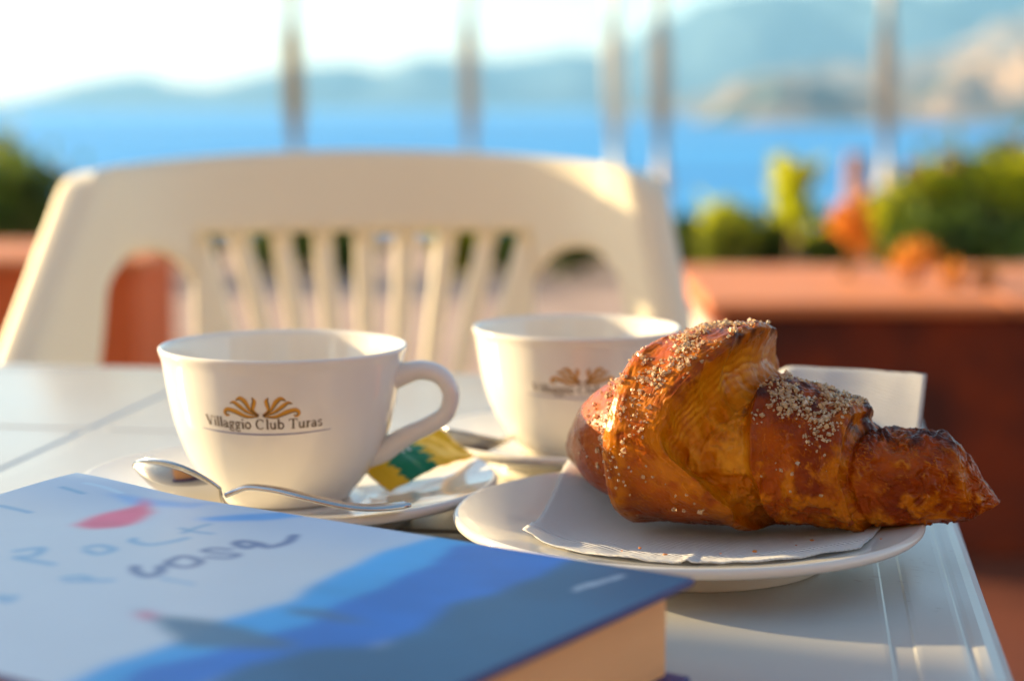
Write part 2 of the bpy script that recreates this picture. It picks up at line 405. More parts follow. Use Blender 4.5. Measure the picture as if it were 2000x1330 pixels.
shrub('terrace_shrub', 1425, 405, 110, 9.0, M['leaf_olive'], 'olive green shrub left of the bright yellow green plant', seed=10, n=800)
shrub('terrace_shrub', 1520, 420, 140, 9.2, M['leaf_dark'], 'dark shrub at the foot of the bright yellow green plant', seed=11, n=1000)
shrub('terrace_shrub', 1640, 425, 150, 9.2, M['leaf_dark'], 'dark shrub behind the thin orange plant', seed=12, n=1000)
shrub('terrace_shrub', 1745, 395, 130, 8.9, M['leaf_olive'], 'olive shrub around the foot of the lone grey post', seed=13, n=900)
shrub('terrace_shrub', 1840, 330, 190, 8.8, M['leaf_olive'], 'large olive shrub with two pink flowers above the dark wall', seed=14, n=1700, flowers=2)
shrub('terrace_shrub', 1860, 410, 240, 8.5, M['leaf_dark'], 'dark shrub low in front of the large flowering shrub', seed=15, n=1500)
shrub('terrace_shrub', 1975, 292, 180, 8.8, M['leaf_olive'], 'tallest olive shrub at the right edge above the wall', seed=16, n=1700, flowers=1)
# bright yellow green plant: a rosette of long upright leaves
c = W(1552, 425, 8.4)
root = empty('yellow_plant', (c.x, 8.4, GZ)); tag(root, 'bright yellow green plant standing tall against the sea', 'plant')
tube('stem', [(0, 0, 0), (0.01, 0, c.z-GZ)], 0.02, M['bark'], root, 8)
r = np.random.default_rng(5); hh = W(1552, 300, 8.4).z-GZ
leaves('foliage', root, (0, 0, c.z-GZ+0.05), (0.09, 0.09, 0.15), 130, 0.10, M['leaf_yellow'], 51, clumps=8)
for k in range(16):
    a = k*2.4; rr = 0.09+0.075*r.random(); z1 = hh*(0.93+0.09*r.random())
    pts = catmull([(0, 0, c.z-GZ-0.02), (0.05*math.cos(a), 0.05*math.sin(a), (c.z-GZ+z1)/2), (rr*math.cos(a), rr*math.sin(a), z1)], 5)
    tube('leaf', pts, [0.02, .026, .03, .036, .042, .046, .048, .046, .040, .028, .008][:len(pts)], M['leaf_yellow'], root, 6, flat=(1, 0.12))
# short pinkish post
c = W(1672, 292, 9.0)
root = empty('short_post', (c.x, 9.0, GZ)); tag(root, 'short dusty pink post left of the lone grey post', 'post')
tube('shaft', [(0, 0, 0), (0, 0, 0.3), (0.004, 0, c.z-GZ-0.02)], [0.052, 0.05, 0.048], M['post_pink'], root, 14)
tube('cap', [(0.004, 0, c.z-GZ-0.02), (0.004, 0, c.z-GZ+0.005), (0.004, 0, c.z-GZ+0.02)], [0.055, 0.055, 0.03], M['post_pink'], root, 14)
# the orange dry plants on the wall top, and two tufts standing for bokeh glints
WT = GZ+0.502
def dry(px, ytop, ybase, w, Y, n, size, label, seed):
    b0 = W(px, ybase, Y)
    return shrub('dry_plant_or_glint', px, ytop, w, Y, M['leaf_orange'], label, 'plant', 'orange dry plants on the dark wall', z0=WT, n=n, size=size, seed=seed, clumps=7)
dry(1662, 395, 560, 75, 4.0, 150, 0.04, 'thin tall orange dry plant standing on the dark wall', 61)
dry(1785, 480, 560, 110, 3.85, 130, 0.035, 'bushy low orange dry plant on the dark wall', 62)
dry(1860, 528, 560, 60, 3.75, 40, 0.025, 'small orange tuft standing for a bokeh glint next to the bushy dry plant', 63)
dry(1925, 530, 560, 60, 3.75, 36, 0.025, 'small orange tuft standing for the bokeh glint nearest the right edge on the wall', 64)

# ------------------------------------------------------------------ table
TA = R(-9.0)                                         # the right edge runs away to the right
Tc = Vector((0.219, 0.988, 0)) - Vector((0, 0, 0))
ex = Vector((math.cos(TA), math.sin(TA), 0)); ey = Vector((-math.sin(TA), math.cos(TA), 0))
TW, TL = 0.80, 0.80
# right edge passes the point Tc, the far edge about 35 mm beyond it
corner = Vector((0.219, 0.988, 0)) + ey*0.042
tcen = corner - ex*(TW/2) - ey*(TL/2)
table = empty('plastic_table', (tcen.x, tcen.y, GZ), TA)
tag(table, 'white plastic terrace table with grooved top under the cups and croissant', 'table')
TH = -GZ
def rounded_rect(w, h, r, n=8):
    pts = []
    for cx, cy, a0 in ((w/2-r, h/2-r, 0), (-w/2+r, h/2-r, 90), (-w/2+r, -h/2+r, 180), (w/2-r, -h/2+r, 270)):
        for k in range(n+1):
            a = R(a0+90*k/n); pts.append((cx+r*math.cos(a), cy+r*math.sin(a)))
    return pts
def slab_loops(name, w, h, r, prof, m, parent, closed_bottom=False):
    """rounded rectangle swept through (inset, z) loops, capped on top"""
    v = []; n = 0
    for ins, z in prof:
        pp = rounded_rect(w-2*ins, h-2*ins, max(0.002, r-ins)); n = len(pp)
        v += [(x, y, z) for x, y in pp]
    f = []
    for k in range(len(prof)-1):
        for i in range(n):
            f.append((k*n+i, k*n+(i+1) % n, (k+1)*n+(i+1) % n, (k+1)*n+i))
    f.append(tuple((len(prof)-1)*n+i for i in range(n)))
    if closed_bottom: f.append(tuple(n-1-i for i in range(n)))
    o = mesh(name, v, f, m, parent, smooth=False)
    return o
top = slab_loops('table_top', TW, TL, 0.045, [(0.006, TH-0.045), (0.001, TH-0.043), (0.0, TH-0.008), (0.0012, TH-0.0035), (0.004, TH-0.0010), (0.007, TH-0.0002), (0.0095, TH-0.0003), (0.011, TH-0.0006)], M['plastic_table'], table, True)
# raised fields of the moulded top, a narrow sunk strip round and between them
e_in = 0.034; gap = 0.0062; nC = 4
span = TW-2*e_in; fw = (span-gap*(nC-1))/nC
def field(cx, cy, w, h):
    o = slab_loops('panel', w, h, 0.004, [(0, TH-0.003), (0, TH-0.0006), (0.0007, TH-0.00015), (0.0022, TH)], M['plastic_table'], top)
    o.location = (cx, cy, 0)
    return o
for i in range(nC):
    for j in range(nC):
        field(-span/2+fw/2+i*(fw+gap), -span/2+fw/2+j*(fw+gap), fw, fw)
# the border fields outside the sunk strip
bw = e_in-gap-0.012
for sgn in (-1, 1):
    field(sgn*(TW/2-0.012-bw/2), 0, bw, TW-2*0.05)
    field(0, sgn*(TW/2-0.012-bw/2), TW-2*0.05, bw)
for sx in (-1, 1):
    for sy in (-1, 1):
        x, y = sx*0.34, sy*0.34
        tube('leg', [(x*1.06, y*1.06, 0), (x*1.03, y*1.03, 0.35), (x, y, TH-0.043)], [0.018, 0.022, 0.028], M['plastic_table'], table, 12)
for ax in (0, 1):
    for s in (-1, 1):
        box('apron', ((s*0.36, 0, TH-0.065) if ax == 0 else (0, s*0.36, TH-0.065)), ((0.006, 0.62, 0.04) if ax == 0 else (0.62, 0.006, 0.04)), M['plastic_table'], table, 0.002)

# small brown scuffs near the right edge
rsc = np.random.default_rng(8); v = []; f = []
inv = Matrix.Translation(Vector((tcen.x, tcen.y, 0))) @ Matrix.Rotation(TA, 4, 'Z'); inv = inv.inverted()
for (px, py, n, L_) in ((1700, 1128, 4, 0.006), (1795, 1114, 6, 0.007), (1800, 1096, 3, 0.003), (1765, 1136, 2, 0.006), (1820, 1080, 2, 0.002), (1715, 1100, 1, 0.0015), (1770, 1165, 2, 0.002), (1500, 1230, 2, 0.004), (1850, 1190, 2, 0.003)):
    for k in range(n):
        p = inv @ (WZ(px, py, 0)+Vector((rsc.normal()*0.003, rsc.normal()*0.004, 0))); a = R(-25)+rsc.normal()*0.2; ll = L_*rsc.uniform(0.4, 1); w = 0.00016*rsc.uniform(0.6, 1.5)
        dx, dy = math.cos(a)*ll/2, math.sin(a)*ll/2; nx_, ny_ = -math.sin(a)*w, math.cos(a)*w; b0 = len(v)
        v += [(p.x-dx, p.y-dy, TH+0.0004), (p.x+nx_, p.y+ny_, TH+0.0004), (p.x+dx, p.y+dy, TH+0.0004), (p.x-nx_, p.y-ny_, TH+0.0004)]; f.append((b0+3, b0+2, b0+1, b0))
tag(mesh('scuff_marks', v, f, M['dark_print'], top, False), kind='stuff')
# ------------------------------------------------------------------ chair
def build_chair(loc, rz, label):
    ch = empty('plastic_chair', (loc[0], loc[1], GZ), rz)
    tag(ch, label, 'chair')
    PU = np.linspace(-0.42, 0.42, 841); pa = 2.6*PU+38*PU**3; pa = np.clip(pa, -0.80, 0.80)
    PXs = np.cumsum(np.cos(pa))*0.001; PXs -= PXs[420]; PYs = -np.cumsum(np.sin(pa))*0.001; PYs -= PYs[420]
    REC = math.tan(R(9)); PM = M['plastic_chair']
    def S(u, z, off=0.0):
        """point of the curved back: u along the width, z height over the table top level, off = towards the rear"""
        w = u*1.09; a = max(-0.80, min(0.80, 2.6*w+38*w**3))
        return (float(np.interp(w, PU, PXs))+off*math.sin(a), float(np.interp(w, PU, PYs))+off*math.cos(a)+z*REC, z-GZ)
    TK = 0.0072
    def strip(name, rows, nseg, parent, edge=0.004, r0=True, r1=True):
        """rows: list of (z at u0, u0, z at u1, u1): a solid strip following the curved back, edges rounded"""
        v = []; n = len(rows)
        offs = []
        for (za, ua, zb, ub) in rows:
            ring = []
            wdt = math.hypot(ub-ua, zb-za); e = min(edge, wdt*0.3)
            ts = [0]+[e/wdt*0.35, e/wdt]+list(np.linspace(e/wdt, 1-e/wdt, nseg)[1:-1])+[1-e/wdt, 1-e/wdt*0.35, 1]
            for t in ts:
                d = min(t if r0 else 1, (1-t) if r1 else 1)*wdt
                o = TK*0.35*(1-min(1, d/e))**1.5
                ring.append((t, o))
            for t in reversed(ts):
                d = min(t if r0 else 1, (1-t) if r1 else 1)*wdt
                o = TK-TK*0.35*(1-min(1, d/e))**1.5
                ring.append((t, o))
            for t, o in ring:
                v.append(S(ua+(ub-ua)*t, za+(zb-za)*t, o))
            k = len(ring)
        f = grid_faces(n, k, wrap_v=True)
        f.append(tuple(range(k-1, -1, -1))); f.append(tuple((n-1)*k+i for i in range(k)))
        return mesh(name, v, f, PM, parent)
    UO = 0.230
    def ztop(u):
        t = abs(u)/UO
        return 0.119-0.0155*t**2.0
    def zarch(u):
        d = (abs(u)-0.163)/0.037
        return 0.043-0.037+0.037*math.sqrt(max(0, 1-d*d)) if abs(d) < 1 else 0.006
    # top band: from the crest down to slot tops and arches
    rows = []
    us = np.linspace(-0.185, 0.185, 220)
    for u in us:
        au = abs(u)
        if au < 0.126: zb = 0.054
        else: zb = zarch(u)
        if 0.126 <= au < 0.13: zb = min(0.054, zarch(u))
        rows.append((ztop(u), u, zb, u))
    strip('backrest', rows, 10, ch)
    # slats between the slots, fanning together downwards
    ns = 8; pitch = 0.0305; hw_ = 0.0078
    def ux(u, z): return u*(1-2.3*max(0, 0.054-z))
    tops = [-0.1068+pitch*i for i in range(ns)]
    edges = [(-0.126, tops[0]-hw_)]+[(tops[i]+hw_, tops[i+1]-hw_) for i in range(ns-1)]+[(tops[-1]+hw_, 0.126)]
    for k, (a, b2) in enumerate(edges):
        rows = []
        for z in np.linspace(0.0538, -0.20, 16):
            ua = a if k == 0 else ux(a, z); ub = b2 if k == ns else ux(b2, z)
            if k == 0: ua = a*(1-0.25*max(0, 0.0-z))
            if k == ns: ub = b2*(1-0.25*max(0, 0.0-z))
            rows.append((z, ua, z, ub))
        strip('slat', rows, 5, ch)
    # side posts: from the band's end round the top corner and down to the arms, with a rounded outer flange
    for s in (-1, 1):
        zc0 = ztop(0.185)
        outer = [(0.185+0.012*k/4, zc0-0.0012*(k/4)**2) for k in range(1, 5)]
        cxr, czr, rr = 0.197, zc0-0.0012-0.016, 0.016
        outer += [(cxr+rr*math.sin(R(a)), czr+rr*math.cos(R(a))) for a in (15, 30, 45, 60, 75, 90)]
        zz0 = outer[-1][1]
        for z in np.linspace(zz0-0.006, -0.26, 18): outer.append((cxr+rr+(0.44 if s < 0 else 0.20)*(zz0-z), z))
        n = len(outer); rows = []; zA = zarch(0.185)
        inner = [(0.185, zc0+(zA-zc0)*k/9) for k in range(10)]+[(0.190, zarch(0.190)), (0.195, zarch(0.195)), (0.1985, zarch(0.1985)), (0.2, 0.004)]
        zlast = 0.004
        for k, (uo, zo) in enumerate(outer):
            if k < len(inner): ui, zi = inner[k]
            else: zi = 0.004+(-0.26-0.004)*(k-len(inner)+1)/(n-len(inner)); ui = 0.2+0.14*max(0, -zi)
            rows.append((zi, ui, zo, uo) if s > 0 else (zo, -uo, zi, -ui))
        strip('side_post', rows, 6, ch, r0=(s < 0), r1=(s > 0))
        path = outer[4:]
        v = []
        for q, (out, z) in enumerate(path):
            p2 = path[min(q+1, len(path)-1)]; p1 = path[max(q-1, 0)]
            tx, tz = p2[0]-p1[0], p2[1]-p1[1]; L_ = math.hypot(tx, tz); nx_, nz_ = -tz/L_, tx/L_      # outward
            for rr2, o0, order in ((0.018, 0.0015, range(9)), (0.013, 0.0085, range(8, -1, -1))):
                for k in order:
                    a = R(80*k/8); du = -0.003+rr2*math.sin(a)*(1-0.85*max(0.0, nz_))*min(1.0, q/6.0)
                    v.append(S(s*(out+nx_*du), z+nz_*du, rr2*(1-math.cos(a))*1.5+o0))
        f = grid_faces(len(path), 18, wrap_v=True)
        f.append(tuple(range(18))); f.append(tuple((len(path)-1)*18+i for i in range(17, -1, -1)))
        mesh('flange', v, f, PM, ch)
        # arm rest and legs
        p0 = np.array(S(s*0.275, -0.06)); 
        arm = catmull([p0, p0+np.array((s*0.01, -0.10, -0.05)), p0+np.array((s*0.02, -0.22, -0.075)), p0+np.array((s*0.015, -0.30, -0.10)), p0+np.array((s*0.0, -0.33, -0.20))], 6)
        tube('armrest', arm, 0.022, PM, ch, 10, flat=(1, 0.4))
        tube('leg', [(s*0.235, -0.33, 0.42), (s*0.25, -0.36, 0.2), (s*0.265, -0.385, 0.0)], [0.03, 0.025, 0.018], PM, ch, 10)
        tube('leg', [(s*0.22, 0.02, 0.42), (s*0.24, 0.07, 0.2), (s*0.255, 0.12, 0.0)], [0.03, 0.025, 0.018], PM, ch, 10)
    # seat
    v = []; nu, nv = 18, 18
    for lay in (0, 1):
        for i in range(nu):
            for j in range(nv):
                a, b2 = i/(nu-1)*2-1, j/(nv-1)*2-1
                x = 0.24*a*(1-0.08*(b2+1)/2)*math.sqrt(1-0.12*b2*b2); y = -0.17+0.22*b2*math.sqrt(1-0.12*a*a)
                v.append((x, y, 0.42-0.012*(1-a*a)*(1-b2*b2)-0.014*lay-(0.015 if b2 < -0.9 else 0)))
    F = grid_faces(nu, nv)
    n1 = nu*nv
    F2 = F+[tuple(n1+i for i in reversed(q)) for q in F]
    rim = [i*nv for i in range(nu)]+[(nu-1)*nv+j for j in range(1, nv)]+[i*nv+nv-1 for i in range(nu-2, -1, -1)]+[j for j in range(nv-2, 0, -1)]
    for k in range(len(rim)):
        a, b2 = rim[k], rim[(k+1) % len(rim)]; F2.append((a, b2, n1+b2, n1+a))
    mesh('seat', v, F2, PM, ch)
    return ch
build_chair((-0.118, 1.475), R(6), 'ivory white plastic chair with slatted back behind the table')

# ------------------------------------------------------------------ cups and saucers
def saucer(loc, Rr, label, name='saucer', foot=0.0485, hr=0.016):
    k = Rr/0.08
    inner = [(0.0, 0.0075), (0.024*k, 0.0076), (0.029*k, 0.0072), (0.033*k, 0.0080), (0.042*k, 0.0092), (0.055*k, 0.0115), (0.068*k, 0.0140), (0.0765*k, 0.0158), (0.0788*k, hr+0.0002)]
    outer = [(0.0800*k, hr-0.0010), (0.0796*k, hr-0.0027), (0.077*k, 0.0120), (0.066*k, 0.0092), (0.056*k, 0.0078), (foot*k+0.001, 0.0070), (foot*k, 0.0060), (foot*k-0.0006, 0.0008), (foot*k-0.0020, 0.0), (foot*k-0.0040, 0.0008), (foot*k-0.0045, 0.0040), (0.02*k, 0.0046), (0.0, 0.0046)]
    prof = catmull([(r, z) for r, z in inner+outer], 4)
    prof[:, 0] = np.maximum(prof[:, 0], 0)
    root = lathe(name, prof, 128, M['china'], None, loc)
    tag(root, label, name, 'white saucers' if name == 'saucer' else None)
    return root
def cup_profile():
    outer = [(0.0, 0.0022), (0.019, 0.0022), (0.0215, 0.0006), (0.0232, 0.0), (0.0248, 0.0008), (0.0262, 0.0030), (0.0302, 0.0075), (0.0354, 0.0150), (0.0391, 0.0230), (0.0417, 0.0310), (0.0436, 0.0400), (0.0447, 0.0470), (0.0456, 0.0520), (0.0466, 0.0548)]
    inner = [(0.0467, 0.0560), (0.0460, 0.0566), (0.0449, 0.0560), (0.0440, 0.0540), (0.0428, 0.0480), (0.0412, 0.0400), (0.0390, 0.0300), (0.0356, 0.0200), (0.0300, 0.0115), (0.020, 0.0070), (0.0, 0.0060)]
    p = catmull(outer+inner, 4); p[:, 0] = np.maximum(p[:, 0], 0)
    return p
_o = np.array([(0.0262, 0.003), (0.0302, 0.0075), (0.0354, 0.015), (0.0391, 0.023), (0.0417, 0.031), (0.0436, 0.04), (0.0447, 0.047), (0.0456, 0.052)])
_oc = catmull(_o, 8)
def cup_r(z): return np.interp(z, _oc[:, 1], _oc[:, 0])

# lettering: serif letters drawn as pen strokes (x, y) in units of the x height, with stroke widths
TK_, TN_ = 0.24, 0.11
def serif(x, y, w=0.34): return ([(x-w/2, y), (x+w/2, y)], 0.085)
def arc(cx, cy, rx, ry, a0, a1, n=14): return [(cx+rx*math.cos(R(a0+(a1-a0)*k/n)), cy+ry*math.sin(R(a0+(a1-a0)*k/n))) for k in range(n+1)]
CAPH = 1.5
GL = {
 'V': (1.45, [([(0.18, CAPH), (0.72, 0.0)], TK_), ([(0.72, 0.0), (1.25, CAPH)], TN_), serif(0.2, CAPH, .46), serif(1.25, CAPH, .42)]),
 'i': (0.55, [([(0.28, 0), (0.28, 1)], TK_), serif(0.28, 0.04, .46), ([(0.08, 0.96), (0.3, 0.98)], .09), ([(0.27, 1.28), (0.27, 1.48)], .24)]),
 'l': (0.55, [([(0.28, 0), (0.28, 1.58)], TK_), serif(0.28, 0.04, .46), ([(0.08, 1.52), (0.3, 1.56)], .09)]),
 'a': (0.98, [(arc(0.42, 0.70, 0.28, 0.28, 165, 20), TN_), ([(0.69, 0.8), (0.69, 0.12), (0.92, 0.06)], TK_*.9), (arc(0.42, 0.29, 0.28, 0.25, 60, 330), .17)]),
 'g': (1.0, [(arc(0.46, 0.66, 0.27, 0.30, 0, 360, 20), .17), ([(0.70, 0.90), (0.98, 0.98)], .13), ([(0.30, 0.38), (0.22, 0.20), (0.40, 0.10), (0.72, 0.06)], .13), (arc(0.48, -0.20, 0.38, 0.24, 40, 330, 18), .15)]),
 'o': (1.05, [(arc(0.52, 0.5, 0.37, 0.47, -35, 125, 12), .2), (arc(0.52, 0.5, 0.37, 0.47, 145, 305, 12), .2), (arc(0.52, 0.5, 0.37, 0.47, 120, 150, 4), .11), (arc(0.52, 0.5, 0.37, 0.47, 300, 330, 4), .11)]),
 'C': (1.55, [(arc(0.78, 0.75, 0.60, 0.72, 50, 120, 10), .13), (arc(0.78, 0.75, 0.60, 0.72, 120, 240, 14), .24), (arc(0.78, 0.75, 0.60, 0.72, 240, 315, 10), .13), ([(1.2, 1.45), (1.2, 1.05)], .11)]),
 'u': (1.15, [([(0.25, 1), (0.25, 0.35), (0.36, 0.10), (0.58, 0.05), (0.82, 0.2)], .19), ([(0.86, 1), (0.86, 0.0)], TK_), serif(0.2, .96, .3), serif(0.8, .96, .28), ([(0.86, .04), (1.08, .06)], .09)]),
 'b': (1.1, [([(0.25, 0.02), (0.25, 1.58)], TK_), ([(0.05, 1.52), (0.27, 1.56)], .09), (arc(0.58, 0.5, 0.37, 0.46, 130, -140, 18), .18)]),
 'T': (1.4, [([(0.7, 0), (0.7, CAPH)], TK_), ([(0.12, CAPH-.03), (1.28, CAPH-.03)], .11), serif(0.7, 0.04, .52), ([(0.12, CAPH), (0.12, CAPH-.34)], .09), ([(1.28, CAPH), (1.28, CAPH-.34)], .09)]),
 'r': (0.8, [([(0.28, 0), (0.28, 1)], TK_), serif(0.28, 0.04, .5), ([(0.08, 0.96), (0.3, 0.98)], .09), ([(0.3, 0.66), (0.48, 0.92), (0.68, 0.92)], .17)]),
 's': (0.85, [(arc(0.42, 0.73, 0.24, 0.22, 35, 250, 14), .15), (arc(0.42, 0.26, 0.26, 0.23, 80, -150, 14), .17)]),
 ' ': (0.6, []),
}
def stroke_poly(pts, w, taper=None):
    pts = np.array(pts, float); n = len(pts); out_l, out_r = [], []
    for i in range(n):
        t = pts[min(i+1, n-1)]-pts[max(i-1, 0)]; t /= np.linalg.norm(t)+1e-9; nr = np.array((-t[1], t[0]))
        ww = w if taper is None else taper[i]
        out_l.append(pts[i]+nr*ww/2); out_r.append(pts[i]-nr*ww/2)
    return out_l, out_r
class Decal:
    def __init__(s): s.v = []; s.f = []
    def stroke(s, pts, w, taper=None):
        l, r = stroke_poly(pts, w, taper); n = len(l); b0 = len(s.v)
        for a, b2 in zip(l, r): s.v += [a, b2]
        for i in range(n-1): s.f.append((b0+2*i, b0+2*i+1, b0+2*i+3, b0+2*i+2))
def fine(pts, k=5):
    out = []
    for a, b2 in zip(pts[:-1], pts[1:]):
        for t in np.linspace(0, 1, k, endpoint=False): out.append((a[0]+(b2[0]-a[0])*t, a[1]+(b2[1]-a[1])*t))
    return out+[tuple(pts[-1])]
def cup_logo(cup, az, zc, width, flipless=True):
    """the printed crest and name on the bowl, wrapped on its surface; 2D origin under the crest, x to the right as seen"""
    def wrap(d, lift, name, m):
        v = []
        for x, y in d.v:
            z = zc+y; r = float(cup_r(z))+lift; a = az+x/0.041
            v.append((r*math.cos(a), r*math.sin(a), z))
        return mesh(name, v, d.f, m, cup, smooth=False)
    # name
    text = 'Villaggio Club Turas'
    tot = sum(GL[c][0] for c in text); k = width*0.90/tot
    d = Decal(); x = -tot/2
    def bow(xx): return 0.0009*(xx/(width/2))**2
    for c in text:
        w, st = GL[c]
        for pts, sw in st:
            q = fine(pts, 3)
            d.stroke([((x+p[0])*k, (p[1])*k+bow((x+p[0])*k)-0.0012) for p in q], sw*k*1.1)
        x += w
    wrap(d, 0.00012, 'lettering', M['dark_print'])
    # line under the name
    d = Decal(); xs = np.linspace(-width*0.5, width*0.52, 40)
    d.stroke([(a, bow(a)*1.25-0.0032) for a in xs], 0.0004, [0.00012+0.0005*(1-abs(a)/(width*.54))**0.5 for a in xs])
    wrap(d, 0.00010, 'underline', M['blue_print'])
    # crest: curling leaves either side of the middle, gold with a dark lower edge
    d = Decal(); dk = Decal()
    U = 0.0083
    for s in (-1, 1):
        leavesL = [
            ([(0.06, 0.02), (0.30, 0.22), (0.28, 0.45), (0.24, 0.62), (0.32, 0.78)], [.03, .09, .17, .15, .03]),
            ([(0.08, 0.01), (0.42, 0.26), (0.62, 0.58), (0.82, 0.74), (1.02, 0.66)], [.03, .11, .19, .16, .04]),
            ([(0.10, 0.0), (0.55, 0.16), (0.88, 0.40), (1.10, 0.56), (1.28, 0.52)], [.03, .12, .17, .12, .03]),
            ([(0.10, -0.03), (0.60, -0.04), (1.05, 0.15), (1.40, 0.24), (1.56, 0.12), (1.48, -0.02), (1.34, 0.0)], [.03, .13, .2, .17, .13, .1, .05]),
        ]
        for pts, tp in leavesL:
            q = catmull(pts, 6); ta = np.interp(np.linspace(0, 1, len(q)), np.linspace(0, 1, len(tp)), tp)
            d.stroke([(s*p[0]*U, (p[1]+.44)*U) for p in q], 0, ta*U)
            l, r2 = stroke_poly([(p[0], p[1]) for p in q], 0, ta*0.9)
            dk.stroke([(s*p[0]*U, (p[1]+.44)*U) for p in r2], 0.035*U)
    wrap(d, 0.00012, 'crest', M['gold_print']); wrap(dk, 0.00022, 'crest_outline', M['dark_print'])
def cup(loc, label, rz, az, sx=1.0, lw=0.0475):
    c = empty('coffee_cup', loc, rz); c.scale = (sx, sx, sx if sx != 1 else 1.035)
    tag(c, label, 'cup', 'white coffee cups')
    lathe('bowl', cup_profile(), 128, M['china'], c)
    pts = catmull([(0.0395, 0, 0.0440), (0.0455, 0, 0.0462), (0.0530, 0, 0.0478), (0.0600, 0, 0.0458), (0.0638, 0, 0.0398), (0.0622, 0, 0.0325), (0.0562, 0, 0.0280), (0.0488, 0, 0.0245), (0.0432, 0, 0.0212), (0.0380, 0, 0.0178), (0.0310, 0, 0.0160), (0.0240, 0, 0.0155)], 6)
    n = len(pts); rr = np.interp(np.linspace(0, 1, n), [0, .15, .4, .6, .8, 1], [.0052, .0036, .0033, .0034, .0042, .0055])
    tube('handle', pts, rr, M['china'], c, 16, flat=(1.0, 1.35), up=(0, 1, 0))
    cup_logo(c, az-rz, 0.0335, lw)
    return c
S1 = Vector((-0.085, 0.691, 0.0)); S2 = Vector((0.0275, 0.786, 0.0)); S3 = Vector((0.0607, 0.628, 0.0))
saucer(S1, 0.0795, 'white saucer under the front cup, holding a spoon and yellow sugar packet')
saucer(S2, 0.0630, 'white saucer under the rear cup, half hidden behind the croissant', hr=0.016)
pl = saucer(S3, 0.0812, 'cream white footed plate with a napkin under the croissant', name='plate')
cup(S1+Vector((-0.0015, 0, 0.0078)), 'front white coffee cup with gold crest, its handle fully visible', R(-6), R(-90-4), 1.0)
cup(S2+Vector((0, 0, 0.0078)), 'rear white coffee cup partly hidden behind the croissant', R(-20), R(-90+2), 0.955)

# ------------------------------------------------------------------ spoons
def spoon(path, bowl_at, bowl_dir, tilt, label, length=0.040, width=0.026):
    """path: handle points from the bowl's neck to the end"""
    root = empty('teaspoon', tuple(bowl_at)); tag(root, label, 'spoon', 'steel teaspoons')
    o0 = np.array(bowl_at)
    bd = np.array(bowl_dir, float); bd /= np.linalg.norm(bd)                  # neck -> tip
    side = np.cross(bd, np.array((0, 0, 1.0))); side /= np.linalg.norm(side); upv = np.cross(side, bd)
    ct, st = math.cos(tilt), math.sin(tilt); side, upv = ct*side+st*upv, -st*side+ct*upv
    v = []; nu, nv = 24, 20
    for lay in (0, 1):
        for i in range(nu):
            t = i/(nu-1)                                                     # 0 neck .. 1 tip
            wv = width/2*(math.sin(math.pi*min(1, (0.06+0.94*t)**0.80)))**0.72 if t < 1 else 0.0006
            wv = max(wv, 0.0016*(1-t)+0.0004)
            for j in range(nv):
                s = j/(nv-1)*2-1
                dp = -0.0062*(1-s*s)*math.sin(math.pi*min(1, t*0.95+0.03))**0.8
                v.append(bd*(t*length)+side*(wv*s)+upv*(dp-(0.0010 if lay else 0)))
    F = grid_faces(nu, nv); n1 = nu*nv
    F = F+[tuple(n1+k for k in reversed(q)) for q in F]
    rim = [i*nv for i in range(nu)]+[(nu-1)*nv+j for j in range(1, nv)]+[i*nv+nv-1 for i in range(nu-2, -1, -1)]+[j for j in range(nv-2, 0, -1)]
    for k in range(len(rim)):
        a, b2 = rim[k], rim[(k+1) % len(rim)]; F.append((a, b2, n1+b2, n1+a))
    mesh('bowl', v, F, M['steel'], root)
    pp = catmull([np.array(p)-o0 for p in path], 8); n = len(pp)
    wd = np.interp(np.linspace(0, 1, n), [0, .12, .35, .8, .96, 1], [.0019, .0019, .0026, .0042, .0044, .0030])
    tube('handle', pp, wd, M['steel'], root, 12, flat=[(1, max(0.22, 0.0011/w)) for w in wd])
    return root
nk = W(440, 967, 0.628)
path = [nk, W(462, 958, 0.628), W(490, 951, 0.627), W(545, 957, 0.623), W(610, 973, 0.619), (W(680, 988, 0.6175)), W(735, 991, 0.620), W(796, 984, 0.626)]
tip = W(263, 903, 0.640)
spoon(path, nk, np.array(tip-nk), R(-42), 'steel teaspoon lying along the front rim of the front saucer', length=(tip-nk).length)
nk2 = W(985, 858, 0.772)
tip2 = W(888, 838, 0.762)
spoon([nk2, nk2+Vector((0.01, 0.006, 0.002)), nk2+Vector((0.025, 0.035, 0.004)), nk2+Vector((0.045, 0.060, 0.0045)), nk2+Vector((0.075, 0.075, 0.0065))], nk2, np.array(tip2-nk2), R(-5), 'teaspoon on the rear saucer, only its bowl showing beside the rear cup', length=(tip2-nk2).length*1.2, width=0.022)

